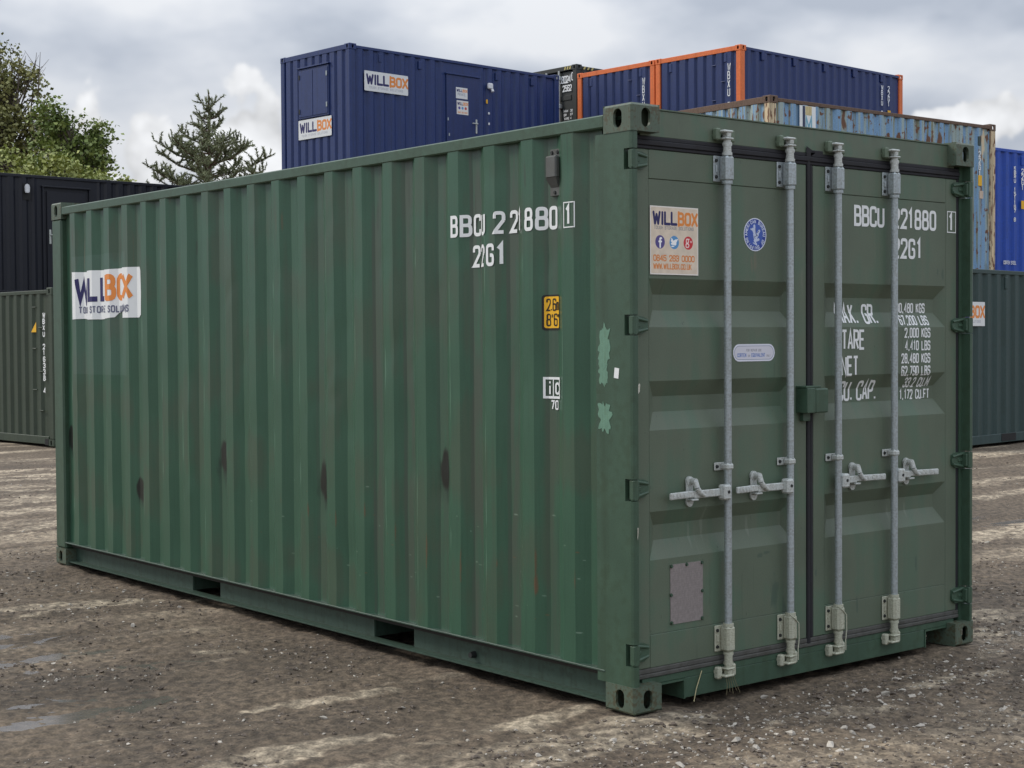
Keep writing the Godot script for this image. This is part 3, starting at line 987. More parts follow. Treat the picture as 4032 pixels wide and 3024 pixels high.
func main_container() -> void:
	var box := thing("shipping_container", "large green container in the foreground with closed doors and four locking bars", "container")
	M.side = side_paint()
	M.door = door_paint()
	# castings
	for x in [[0.0, 1.0], [CW, -1.0]]:
		for y in [[0.0, 1.0], [CH, -1.0]]:
			for z in [[0.0, -1.0], [-CL, 1.0]]:
				casting(box, Vector3(x[0], y[0], z[0]), Vector3(x[1], y[1], z[1]), M.cast)
	# door posts with cut-outs at the hinges
	var hinge_y := [[0.205, 0.300], [0.910, 1.004], [1.612, 1.700], [2.312, 2.400]]
	for sx in [1.0, -1.0]:
		var fx := func(x: float) -> float: return x if sx > 0 else CW - x
		var mb := MB.new()
		var y := 0.118
		for h in hinge_y + [[2.473, 2.473]]:
			var full := []
			for p in [[0.003, -0.233], [0.003, -0.020], [0.007, -0.008], [0.016, -0.004], [0.034, -0.004], [0.034, -0.053], [0.060, -0.053], [0.060, -0.10], [0.048, -0.233]]: full.append(Vector2(fx.call(p[0]), p[1]))
			mb.prism_y(full, y, h[0])
			if h[1] > h[0]:
				var cut := []
				for p in [[0.003, -0.233], [0.003, -0.054], [0.060, -0.054], [0.060, -0.10], [0.048, -0.233]]: cut.append(Vector2(fx.call(p[0]), p[1]))
				mb.prism_y(cut, h[0], h[1])
			y = h[1]
		part(box, "corner_post", mb, M.green)
		var rear := MB.new()
		rear.span(Vector3(fx.call(0.003), 0.118, -CL + 0.004), Vector3(fx.call(0.10), 2.473, -CL + 0.165), 0.012)
		part(box, "corner_post", rear, M.green)
	# long sides
	side_pts = PackedVector2Array([Vector2(-5.893, 0.036)])
	for i in range(19, -1, -1):
		var e := -0.382 - 0.278 * i
		side_pts.append_array([Vector2(e - 0.148, 0.036), Vector2(e - 0.08, 0), Vector2(e, 0), Vector2(e + 0.068, 0.036)])
	side_pts.append(Vector2(-0.232, 0.036))
	for p in side_pts: side_folds.append(p.x)
	for sx in [1.0, -1.0]:
		var place := func(p: Vector2, yy: float) -> Vector3: return Vector3((0.006 + p.y) if sx > 0 else CW - 0.006 - p.y, yy, p.x)
		var sp := MB.new()
		sp.uvf = func(p): return Vector2((p.z + CL) / CL, 1.0 - p.y / CH)
		var dent := noise(88, 1.1, 3)
		var bump := func(p: Vector2, yy: float) -> Vector3:
			var q: Vector3 = place.call(p, yy)
			var k := clampf(0.5 + dent.get_noise_2d(p.x * 1.6, yy * 0.8) * 1.2, 0.0, 1.0) * 0.0030 + smoothstep(0.25, 0.6, dent.get_noise_2d(p.x * 3.0 + 40.0, yy * 1.6)) * 0.004
			q.x += sx * k * smoothstep(0.0, 0.15, yy - 0.167) * smoothstep(0.0, 0.15, 2.505 - yy)
			q.z += dent.get_noise_2d(p.x * 4.0 + 90.0, yy * 0.9) * 0.0022
			return q
		var NY := 26
		for i in side_pts.size() - 1:
			for j in NY:
				var ya := lerpf(0.167, 2.505, j / float(NY))
				var yb := lerpf(0.167, 2.505, (j + 1) / float(NY))
				var c0: Vector3 = bump.call(side_pts[i], ya)
				var c1: Vector3 = bump.call(side_pts[i + 1], ya)
				var c2: Vector3 = bump.call(side_pts[i + 1], yb)
				var c3: Vector3 = bump.call(side_pts[i], yb)
				var e := (side_pts[i + 1] - side_pts[i]).normalized()
				var fn := Vector3(-sx * e.x, 0, e.y)
				var nv := []
				for w in [[side_pts[i], ya], [side_pts[i + 1], ya], [side_pts[i + 1], yb], [side_pts[i], yb]]:
					var hi: Vector3 = bump.call(w[0], minf(w[1] + 0.05, 2.505))
					var lo: Vector3 = bump.call(w[0], maxf(w[1] - 0.05, 0.167))
					var up := (hi - lo).normalized()
					nv.append((fn - up * fn.dot(up)).normalized())
				sp.smooth(c0, c1, c2, nv[0], nv[1], nv[2])
				sp.smooth(c0, c2, c3, nv[0], nv[2], nv[3])
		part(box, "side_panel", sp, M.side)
		var fx2 := func(x: float) -> float: return x if sx > 0 else CW - x
		var tr := MB.new()
		tr.span(Vector3(fx2.call(0.002), 2.500, -CL + 0.178), Vector3(fx2.call(0.062), 2.557, -0.178), 0.006)
		part(box, "top_rail", tr, M.green)
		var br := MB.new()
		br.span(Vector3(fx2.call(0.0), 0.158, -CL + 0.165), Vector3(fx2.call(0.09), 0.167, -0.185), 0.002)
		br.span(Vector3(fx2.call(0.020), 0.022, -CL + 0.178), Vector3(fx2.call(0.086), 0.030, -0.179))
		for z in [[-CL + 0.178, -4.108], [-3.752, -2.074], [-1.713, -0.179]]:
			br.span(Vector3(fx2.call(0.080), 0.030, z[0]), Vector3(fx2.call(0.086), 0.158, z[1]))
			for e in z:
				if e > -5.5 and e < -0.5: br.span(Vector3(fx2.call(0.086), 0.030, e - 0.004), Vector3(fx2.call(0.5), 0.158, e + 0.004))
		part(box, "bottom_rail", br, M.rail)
	var bolt := MB.new()
	bolt.cyl(Vector3(0.080, 0.068, -1.206), Vector3(0.050, 0.068, -1.206), 0.018, 0.014, 10)
	part(box, "plug", bolt, M.steel_dark)
	# roof, floor, front wall
	var roof := MB.new()
	roof.span(Vector3(0.05, 2.535, -CL + 0.1), Vector3(CW - 0.05, 2.548, -0.075))
	part(box, "roof_panel", roof, M.green)
	var fl := MB.new()
	fl.span(Vector3(0.053, 0.128, -CL + 0.1), Vector3(CW - 0.053, 0.157, -0.075))
	part(box, "floor_panel", fl, M.inside)
	var fw := ribs(0.10, CW - 0.10, 0.25, 0.11, 0.045, 0.04, 0.22)
	part(box, "front_panel", corrugated(fw, 0.11, 2.50, func(p, yy): return Vector3(p.x, yy, -CL + 0.012 + p.y), Vector3(0, 0, -1)), M.green)
	for yy in [[0.03, 0.115], [2.50, 2.585]]:
		var hb := MB.new()
		hb.span(Vector3(0.163, yy[0], -CL + 0.004), Vector3(CW - 0.163, yy[1], -CL + 0.06), 0.005)
		part(box, "front_rail", hb, M.green)
	# header and sill at the doors
	var hd := MB.new()
	hd.span(Vector3(0.10, 2.463, -0.13), Vector3(CW - 0.10, 2.578, DOOR_Z), 0.003)
	hd.span(Vector3(0.163, 2.5785, -0.16), Vector3(CW - 0.163, 2.584, DOOR_Z + 0.004))
	part(box, "door_header", hd, M.door)
	var sl := MB.new()
	sl.span(Vector3(0.10, 0.104, -0.13), Vector3(CW - 0.10, 0.133, DOOR_Z), 0.002)
	sl.span(Vector3(0.358, 0.015, -0.13), Vector3(2.088, 0.1035, DOOR_Z), 0.002)
	for x in [[0.350, 0.3575], [2.0885, 2.096]]:
		sl.span(Vector3(x[0], 0.013, -0.20), Vector3(x[1], 0.1035, DOOR_Z + 0.004))
	for x in [[0.165, 0.357], [2.089, 2.275]]:
		sl.span(Vector3(x[0], 0.094, -0.20), Vector3(x[1], 0.1035, DOOR_Z + 0.003))
	part(box, "door_sill", sl, M.green)
	doors(box, hinge_y)
	bars(box)
	side_print(box)
	stalk()

func doors(box: Node3D, hinge_y: Array) -> void:
	var leaf := [[0.078, 0.150, 1.087, 1.175, -1.0], [1.222, 1.308, 2.264, 2.357, 1.0]]
	for k in 2:
		var q: Array = leaf[k]
		var mb := MB.new()
		mb.uvf = func(p): return Vector2(p.x / CW, 1.0 - p.y / CH)
		# frame: stiles, top and bottom plates
		for x in [[q[0], q[1]], [q[2], q[3]]]:
			mb.span(Vector3(x[0], 0.176, DOOR_Z - 0.045), Vector3(x[1], 2.408, DOOR_Z), 0.004)
		for y in [[0.176, 0.318], [2.284, 2.408]]:
			mb.span(Vector3(q[1] + 0.0005, y[0], DOOR_Z - 0.045), Vector3(q[2] - 0.0005, y[1], DOOR_Z - 0.0012), 0.002)
		# pressed sheet with three recesses, mitred at the ends
		var xs := [q[1], q[1] + 0.055, q[2] - 0.055, q[2]]
		for i in DOOR_Y.size() - 1:
			for j in 3:
				var pt := func(a: int, b: int) -> Vector3:
					var dep: float = DOOR_D[a] * (1.0 if b == 1 or b == 2 else 0.0)
					return Vector3(xs[b], DOOR_Y[a], DOOR_Z - 0.003 - RECESS * dep)
				var c00: Vector3 = pt.call(i, j)
				var c10: Vector3 = pt.call(i, j + 1)
				var c11: Vector3 = pt.call(i + 1, j + 1)
				var c01: Vector3 = pt.call(i + 1, j)
				if (j == 0) == (DOOR_D[i] < DOOR_D[i + 1] or (DOOR_D[i] == 1 and DOOR_D[i + 1] == 1)):
					mb.face([c00, c10, c11], Vector3(0, 0, 1)); mb.face([c00, c11, c01], Vector3(0, 0, 1))
				else:
					mb.face([c00, c10, c01], Vector3(0, 0, 1)); mb.face([c10, c11, c01], Vector3(0, 0, 1))
		var door := part(box, "door", mb, M.door, "left door leaf with the poster and round emblem" if k == 0 else "right door leaf with white number and weight lettering")
		# hinges: knuckle on the post, tapering strap on the leaf with two raised ribs
		var fx := func(x: float) -> float: return x if k == 0 else CW - x
		for h in hinge_y:
			var hm := MB.new()
			var y0: float = h[0] + 0.004
			var y1: float = h[1] - 0.004
			hm.cyl(Vector3(fx.call(0.022), y0, -0.018), Vector3(fx.call(0.022), y1, -0.018), 0.016, 0.016, 12)
			hm.span(Vector3(fx.call(0.006), y0 + 0.001, -0.034), Vector3(fx.call(0.040), y1 - 0.001, -0.004), 0.004)
			var cy := (y0 + y1) * 0.5
			var sp := []
			for e in [[0.036, y0 + 0.002], [0.100, y0 + 0.004], [0.128, y0 + 0.020], [0.132, cy], [0.128, y1 - 0.014], [0.100, y1 - 0.004], [0.036, y1 - 0.002]]: sp.append(Vector3(fx.call(e[0]), e[1], DOOR_Z + 0.012))
			hm.face(sp, Vector3(0, 0, 1))
			for i in sp.size():
				var a: Vector3 = sp[i]
				var b: Vector3 = sp[(i + 1) % sp.size()]
				hm.face([a, b, b - Vector3(0, 0, 0.012), a - Vector3(0, 0, 0.012)], (a + b) * 0.5 - Vector3(fx.call(0.09), cy, a.z))
			hm.span(Vector3(fx.call(0.036), y0 + 0.010, -0.044), Vector3(fx.call(0.05), y1 - 0.010, -0.012), 0.004)
			for s in [-1.0, 1.0]:
				var ye: float = cy + s * (y1 - y0) * 0.40
				hm.cyl(Vector3(fx.call(0.040), ye, DOOR_Z + 0.016), Vector3(fx.call(0.126), cy + s * (y1 - y0) * 0.22, DOOR_Z + 0.011), 0.009, 0.007, 8)
			hm.span(Vector3(fx.call(0.042), cy - 0.008, DOOR_Z + 0.011), Vector3(fx.call(0.082), cy + 0.008, DOOR_Z + 0.017), 0.003)
			part(door, "hinge", hm, M.green)
	# rubber seals
	var g := MB.new()
	for y in [[2.409, 2.424, -0.052], [2.424, 2.446, -0.046], [2.446, 2.464, -0.053]]: g.span(Vector3(0.062, y[0], -0.085), Vector3(CW - 0.062, y[1], y[2]), 0.003)
	part(box, "top_seal", g, M.gasket)
	g = MB.new()
	g.span(Vector3(0.062, 0.134, -0.085), Vector3(CW - 0.062, 0.153, -0.050), 0.004)
	g.span(Vector3(0.062, 0.153, -0.085), Vector3(CW - 0.062, 0.175, -0.053), 0.004)
	part(box, "bottom_seal", g, M.gasket_old)
	g = MB.new()
	g.span(Vector3(1.176, 0.150, -0.085), Vector3(1.199, 2.470, -0.048), 0.004)
	g.span(Vector3(1.199, 0.176, -0.085), Vector3(1.221, 2.408, -0.052), 0.004)
	g.face([Vector3(1.17, 2.495, -0.049), Vector3(1.235, 2.468, -0.049), Vector3(1.17, 2.43, -0.049)], Vector3(0, 0, 1))
	g.span(Vector3(1.20, 2.447, -0.053), Vector3(1.29, 2.478, -0.049), 0.002)
	part(box, "middle_seal", g, M.gasket)
	for x in [[0.060, 0.0775], [2.3575, 2.378]]:
		g = MB.new()
		g.span(Vector3(x[0], 0.16, -0.085), Vector3(x[1], 2.42, -0.056), 0.003)
		part(box, "side_seal", g, M.gasket)
	# lock box over the middle seal
	var lb := MB.new()
	lb.span(Vector3(1.100, 1.246, DOOR_Z), Vector3(1.158, 1.362, 0.016), 0.003)
	lb.span(Vector3(1.1585, 1.245, -0.048), Vector3(1.250, 1.360, 0.018), 0.006)
	lb.span(Vector3(1.098, 1.3625, DOOR_Z), Vector3(1.206, 1.372, 0.010), 0.002)
	lb.span(Vector3(1.125, 1.206, DOOR_Z), Vector3(1.176, 1.2455, -0.030), 0.003)
	part(box, "lock_box", lb, M.green, "square green steel padlock box over the door joint")
	var pin := MB.new()
	pin.cyl(Vector3(1.26, 1.285, -0.04), Vector3(1.26, 1.30, -0.04), 0.006, 0.006, 8)
	pin.span(Vector3(1.25, 1.28, -0.046), Vector3(1.262, 1.296, -0.030))
	part(box, "pin", pin, M.steel_dark)
	door_print(box)

func bars(box: Node3D) -> void:
	var hub := [[0.60, -1.0, 0.385], [1.02, -1.0, 0.80], [1.365, 1.0, 1.504], [1.795, 1.0, 1.927]]
	var zb := -0.020
	for k in 4:
		var x: float = hub[k][0]
		var s: float = hub[k][1]
		var rod := MB.new()
		rod.cyl(Vector3(x, 0.20, zb), Vector3(x, 2.40, zb), 0.0172, 0.0172, 20)
		var bar := part(box, "locking_bar", rod, M.galv)
		# bracket plates with a half shell over the rod
		for b in [[2.292, 2.408, true, M.galv], [0.194, 0.312, true, M.galv_dirty], [1.007, 1.043, false, M.galv_white]]:
			var pl := MB.new()
			var y0: float = b[0]
			var y1: float = b[1]
			pl.span(Vector3(x - 0.056, y0, DOOR_Z), Vector3(x + 0.048, y1, DOOR_Z + 0.007), 0.003)
			if b[2]:
				pl.span(Vector3(x - 0.026, y0 + 0.001, DOOR_Z + 0.007), Vector3(x + 0.026, y1 - 0.001, zb + 0.024), 0.010)
				pl.lathe(Vector3(x, 0, zb), [[y0 - 0.010, 0.024], [y0 + 0.004, 0.024]] if y0 > 1 else [[y1 - 0.004, 0.024], [y1 + 0.010, 0.024]], 16)
				pl.span(Vector3(x - 0.045, (y0 + y1) * 0.5 - 0.016, DOOR_Z + 0.007), Vector3(x - 0.036, (y0 + y1) * 0.5 + 0.016, DOOR_Z + 0.013), 0.002)
			else: pl.span(Vector3(x - 0.023, y0 + 0.001, DOOR_Z + 0.007), Vector3(x + 0.023, y1 - 0.001, zb + 0.021), 0.010)
			var br := part(bar, "bracket", pl, b[3])
			for yy in ([y0 + 0.022, y1 - 0.022] if b[2] else [(y0 + y1) * 0.5]):
				for xx in [x - 0.042, x + 0.039]:
					pl = MB.new()
					pl.cyl(Vector3(xx, yy, DOOR_Z + 0.007), Vector3(xx, yy, DOOR_Z + 0.013), 0.0085, 0.007, 8)
					part(bar, "bolt", pl, M.steel_dark)
		# cams and keepers at both ends
		for e in [1.0, -1.0]:
			var yb := 2.408 if e > 0 else 0.194
			var cam := MB.new()
			cam.lathe(Vector3(x, yb, zb), [[0.0, 0.022], [e * 0.012, 0.023], [e * 0.016, 0.019], [e * 0.040, 0.018], [e * 0.046, 0.022], [e * 0.056, 0.022], [e * 0.062, 0.017], [e * 0.072, 0.017]], 16)
			cam.span(Vector3(x - 0.028, yb + e * 0.070, zb - 0.026), Vector3(x + 0.022, yb + e * 0.078, zb + 0.022), 0.003)
			cam.span(Vector3(x - 0.014, yb + e * 0.078, zb - 0.020), Vector3(x + 0.014, yb + e * 0.104, zb + 0.016), 0.005)
			cam.span(Vector3(x - 0.040, yb + e * 0.100, zb - 0.026), Vector3(x + 0.020, yb + e * 0.111, zb + 0.020), 0.004)
			part(bar, "cam", cam, M.galv_white if e > 0 else M.galv_dirty)
			var kp := MB.new()
			kp.span(Vector3(x - 0.060, yb + e * 0.066, DOOR_Z), Vector3(x - 0.030, yb + e * 0.120, DOOR_Z + 0.030), 0.006)
			kp.span(Vector3(x + 0.024, yb + e * 0.060, DOOR_Z), Vector3(x + 0.056, yb + e * 0.116, DOOR_Z + 0.034), 0.007)
			kp.span(Vector3(x - 0.060, yb + e * 0.080, DOOR_Z), Vector3(x + 0.056, yb + e * 0.096, DOOR_Z + 0.008), 0.002)
			part(bar, "keeper", kp, M.green_pale if e > 0 else M.galv_dirty)
		# hub, handle, retainer
		var yh := 0.913
		var hb := MB.new()
		hb.span(Vector3(x + s * 0.006, yh - 0.034, -0.036), Vector3(x + s * 0.052, yh + 0.034, 0.012), 0.008)
		part(bar, "hub", hb, M.galv_white)
		hb = MB.new()
		hb.cyl(Vector3(x + s * 0.028, yh + 0.002, 0.0115), Vector3(x + s * 0.028, yh + 0.002, 0.0150), 0.008, 0.007, 8)
		part(bar, "bolt", hb, M.steel_dark)
		var hd := MB.new()
		var x1 := x + s * 0.050
		var xr: float = hub[k][2]
		var x2 := x + s * 0.362
		hd.span(Vector3(x1, yh - 0.017, -0.030), Vector3(xr, yh + 0.017, -0.016), 0.004)
		hd.t = Transform3D(Basis(Vector3(0, 0, 1), -s * 0.02), Vector3(xr, yh + 0.003, -0.023))
		hd.span(Vector3(0, -0.015, -0.007), Vector3(x2 - xr, 0.015, 0.007), 0.004)
		for j in 4: hd.span(Vector3((x2 - xr) * (0.36 + j * 0.15), -0.006, 0.007), Vector3((x2 - xr) * (0.45 + j * 0.15), 0.006, 0.0095), 0.001)
		part(bar, "handle", hd, M.galv_white)
		var rt := MB.new()
		rt.span(Vector3(xr - 0.021, yh - 0.034, DOOR_Z), Vector3(xr + 0.021, yh + 0.058, DOOR_Z + 0.010), 0.003)
		rt.cyl(Vector3(xr, yh - 0.034, DOOR_Z), Vector3(xr, yh - 0.034, DOOR_Z + 0.010), 0.021, 0.021, 16)
		rt.cyl(Vector3(xr, yh + 0.058, DOOR_Z), Vector3(xr, yh + 0.058, DOOR_Z + 0.012), 0.021, 0.021, 16)
		rt.span(Vector3(xr - 0.020, yh - 0.026, DOOR_Z + 0.010), Vector3(xr + 0.020, yh - 0.018, -0.010), 0.002)
		part(bar, "handle_retainer", rt, M.galv_white)
		var ct := MB.new()
		var arm := [Vector3(xr + 0.004, yh + 0.058, -0.018), Vector3(xr + 0.008, yh + 0.030, -0.010), Vector3(xr + 0.030, yh + 0.006, -0.008), Vector3(xr + 0.052, yh - 0.006, -0.010)]
		for j in 3:
			var a: Vector3 = arm[j]
			var b: Vector3 = arm[j + 1]
			ct.cyl(a, b, 0.014 - 0.002 * j, 0.013 - 0.002 * j, 8)
		ct.cyl(Vector3(xr + 0.004, yh + 0.058, -0.043), Vector3(xr + 0.004, yh + 0.058, -0.012), 0.016, 0.014, 12)
		part(bar, "catch", ct, M.galv_white)
	# seal wires left hanging on the two inner bars
	for x in [1.02, 1.365]:
		var w := MB.new()
		w.tube([Vector3(x - 0.03, 0.318, 0.0), Vector3(x, 0.295, 0.008), Vector3(x + 0.028, 0.270, 0.006), Vector3(x + 0.032, 0.20, 0.004), Vector3(x + 0.026, 0.15, 0.003), Vector3(x + 0.028, 0.10, 0.002)], 0.0028)
		part(box, "seal_wire", w, M.galv_dirty)

func put_text(mb: MB, s: String, h: float, w: float, gap: float, th: float, at: Vector2, carry: Callable, axis: int, folds: PackedFloat32Array, hint: Vector3) -> void:
	var k := 0
	for tr in letters(s, h, w, gap, th, at):
		var lift := 0.0018 + 0.0002 * (k % 3)
		drape(mb, tr, axis, folds, carry.bind(lift), hint)
		k += 1

# large lettering: every character a piece of its own
func spell(parent: Node, label: String, glyphs: Array, h: float, w: float, th: float, y: float, m: Material, carry: Callable, axis: int, folds: PackedFloat32Array, hint: Vector3) -> Node3D:
	var o := Node3D.new()
	o.name = "lettering"
	parent.add_child(o, true)
	o.set_meta("label", label)
	for g in glyphs:
		var mb := MB.new()
		put_text(mb, g[0], h, g[2] if g.size() > 2 else w, 0.0, th, Vector2(g[1], y), carry, axis, folds, hint)
		part(o, "letter", mb, m)
	return o

func frame_tris(x0: float, y0: float, x1: float, y1: float, th: float) -> PackedVector2Array:
	return ribbon(PackedVector2Array([Vector2(x0, (y0 + y1) / 2), Vector2(x0, y1), Vector2(x1, y1), Vector2(x1, y0), Vector2(x0, y0), Vector2(x0, (y0 + y1) / 2)]), th)

func rect_tris(x0: float, y0: float, x1: float, y1: float) -> PackedVector2Array:
	return PackedVector2Array([Vector2(x0, y0), Vector2(x1, y0), Vector2(x1, y1), Vector2(x0, y0), Vector2(x1, y1), Vector2(x0, y1)])

func round_rect(x0: float, y0: float, x1: float, y1: float, r: float) -> PackedVector2Array:
	var o := PackedVector2Array()
	for q in [[x1 - r, y0 + r, -PI / 2], [x1 - r, y1 - r, 0.0], [x0 + r, y1 - r, PI / 2], [x0 + r, y0 + r, PI]]:
		for k in 7: o.append(Vector2(q[0], q[1]) + Vector2.from_angle(q[2] + k * PI / 12) * r)
	var out := PackedVector2Array()
	for k in range(1, o.size() - 1): out.append_array([o[0], o[k], o[k + 1]])
	return out

# everything stuck or painted on the long side follows its folds
func side_print(box: Node3D) -> void:
	var carry := func(p: Vector2, lift: float) -> Vector3: return Vector3(side_x(p.x) - lift, p.y, p.x)
	var hint := Vector3(-1, 0, 0)
	var mb := MB.new()
	var i := 0
	var no := spell(box, "white painted container number on the ribbed side", [["B", -1.268], ["B", -1.200], ["C", -1.130], ["U", -1.058], ["2", -0.938], ["2", -0.855], ["1", -0.79], ["8", -0.708], ["8", -0.640], ["0", -0.575]], 0.089, 0.043, 0.0165, 2.098, M.paint_white, carry, 0, side_folds, hint)
	put_text(mb, "1", 0.076, 0.034, 0.01, 0.014, Vector2(-0.428, 2.106), carry, 0, side_folds, hint)
	drape(mb, frame_tris(-0.443, 2.091, -0.376, 2.200, 0.005), 0, side_folds, carry.bind(0.0018), hint)
	part(no, "check_digit", mb, M.paint_white)
	spell(box, "white painted type code under the number", [["2", -1.138], ["2", -1.062], ["G", -0.992], ["1", -0.925]], 0.089, 0.043, 0.0165, 1.950, M.paint_white, carry, 0, side_folds, hint)
	# height label
	mb = MB.new()
	drape(mb, round_rect(-0.622, 1.638, -0.500, 1.798, 0.014), 0, side_folds, carry.bind(0.0010), hint)
	var lab := part(box, "height_label", mb, M.black, "yellow and black height label")
	mb = MB.new()
	drape(mb, round_rect(-0.611, 1.648, -0.507, 1.790, 0.010), 0, side_folds, carry.bind(0.0016), hint)
	part(lab, "yellow_field", mb, M.yellow)
	mb = MB.new()
	var c2 := func(p: Vector2, lift: float) -> Vector3: return Vector3(side_x(p.x) - lift - 0.0008, p.y, p.x)
	put_text(mb, "2.6m", 0.050, 0.018, 0.006, 0.007, Vector2(-0.598, 1.728), c2, 0, side_folds, hint)
	put_text(mb, "8'6\"", 0.050, 0.020, 0.008, 0.007, Vector2(-0.598, 1.660), c2, 0, side_folds, hint)
	part(lab, "lettering", mb, M.black_print)
	var ic := spell(box, "white boxed letters with a number below", [["7", -0.575], ["0", -0.546]], 0.036, 0.018, 0.0075, 1.284, M.paint_white, carry, 0, side_folds, hint)
	for g in [["i", -0.590, 1.350, 0.058, 0.028], ["c", -0.544, 1.354, 0.066, 0.026]]:
		mb = MB.new()
		put_text(mb, g[0], g[3], g[4], 0.0, 0.010, Vector2(g[1], g[2]), carry, 0, side_folds, hint)
		part(ic, "letter", mb, M.paint_white)
	mb = MB.new()
	drape(mb, frame_tris(-0.612, 1.336, -0.504, 1.422, 0.011), 0, side_folds, carry.bind(0.0018), hint)
	drape(mb, rect_tris(-0.564, 1.336, -0.558, 1.422), 0, side_folds, carry.bind(0.0021), hint)
	part(ic, "border", mb, M.paint_white)
	# the peeling sign
	mb = MB.new()
	var torn := PackedVector2Array()
	for p in [[-5.716, 1.756], [-5.60, 1.760], [-5.50, 1.753], [-5.30, 1.752], [-5.16, 1.757], [-5.07, 1.763], [-5.04, 1.79], [-5.00, 1.80], [-4.985, 1.818], [-4.955, 1.812], [-4.93, 1.80], [-4.925, 1.757], [-4.735, 1.757], [-4.712, 1.775], [-4.707, 1.92], [-4.712, 2.066], [-4.722, 2.089], [-4.92, 2.091], [-5.20, 2.086], [-5.42, 2.090], [-5.55, 2.084], [-5.716, 2.088]]: torn.append(Vector2(p[0], p[1]))
	var ti := Geometry2D.triangulate_polygon(torn)
	var tt := PackedVector2Array()
	for k in ti: tt.append(torn[k])
	drape(mb, tt, 0, side_folds, carry.bind(0.0015), hint)
	var sg := part(box, "sign", mb, M.paint_white, "white torn sign with a two-tone word following the ribs")
	var c3 := func(p: Vector2, lift: float) -> Vector3: return Vector3(side_x(p.x) - lift - 0.0010, p.y, p.x)
	for g in [["W", -5.655, 0.098], ["I", -5.508, 0.105], ["L", -5.440, 0.095], ["L", -5.305, 0.095], ["B", -5.160, 0.085], ["O", -5.035, 0.085], ["X", -4.905, 0.10]]:
		mb = MB.new()
		put_text(mb, g[0], 0.145, g[2], 0.0, 0.036, Vector2(g[1], 1.892), c3, 0, side_folds, hint)
		part(sg, "letter", mb, M.navy if g[1] < -5.2 else M.orange_print)
	mb = MB.new()
	put_text(mb, "TOUGH STORAGE SOLUTIONS", 0.040, 0.0225, 0.0145, 0.0095, Vector2(-5.635, 1.800), c3, 0, side_folds, hint)
	part(sg, "lettering", mb, M.grey_print)
	# ventilator
	mb = MB.new()
	mb.span(Vector3(0.026, 2.237, -0.560), Vector3(0.044, 2.445, -0.492), 0.002)
	mb.span(Vector3(-0.002, 2.315, -0.562), Vector3(0.026, 2.414, -0.490), 0.006)
	mb.face([Vector3(0.0, 2.317, -0.560), Vector3(0.0, 2.317, -0.492), Vector3(0.025, 2.275, -0.502), Vector3(0.025, 2.275, -0.552)], Vector3(-1, -1, 0))
	mb.face([Vector3(0.0, 2.317, -0.560), Vector3(0.025, 2.275, -0.552), Vector3(0.025, 2.317, -0.560)], Vector3(0, 0, -1))
	mb.face([Vector3(0.0, 2.317, -0.492), Vector3(0.025, 2.275, -0.502), Vector3(0.025, 2.317, -0.492)], Vector3(0, 0, 1))
	var vt := part(box, "ventilator", mb, M.plastic, "grey plastic ventilator cover high on the side")
	for q in [[2.430, -0.545], [2.430, -0.508], [2.252, -0.526]]:
		mb = MB.new()
		mb.cyl(Vector3(0.026, q[0], q[1]), Vector3(0.021, q[0], q[1]), 0.009, 0.007, 8)
		part(vt, "rivet", mb, M.steel_dark)
	# bare patches where stickers were torn off the post, scraps of paper
	var ragged := noise(101, 18.0, 3)
	for q in [[-0.182, 1.565, 0.034, 0.090, 3], [-0.188, 1.455, 0.026, 0.060, 5], [-0.176, 1.262, 0.038, 0.060, 7]]:
		var out := PackedVector2Array()
		for k in 40:
			var an := TAU * k / 40.0
			var w := Vector2(cos(an), sin(an))
			var sq := 1.0 / maxf(absf(w.x), absf(w.y))
			var r := lerpf(1.0, minf(sq, 1.25), 0.7) * (1.0 + ragged.get_noise_2d(w.x * 0.11 + q[4], w.y * 0.11) * 0.6)
			out.append(Vector2(q[0] + w.x * q[2] * r, q[1] + w.y * q[3] * r))
		mb = MB.new()
		var ti2 := Geometry2D.triangulate_polygon(out)
		for k in range(0, ti2.size(), 3):
			var f3 := []
			for m in 3: f3.append(Vector3(0.0026 - 0.0003 * (int(q[4]) % 4), out[ti2[k + m]].y, out[ti2[k + m]].x))
			mb.face(f3, hint)
		part(box, "paint_patch", mb, worn(rgb(116, 158, 136), 0.5, 0.0, M.t_worn, 9.0), "pale green ragged patch on the corner post")
	mb = MB.new()
	mb.t = Transform3D(Basis(Vector3(1, 0, 0), 0.12), Vector3(0.002, 1.452, -0.103))
	mb.span(Vector3(-0.001, -0.022, -0.014), Vector3(0.0005, 0.022, 0.014))
	part(box, "paper_scrap", mb, M.paint_white, "small white paper scrap on the corner post")

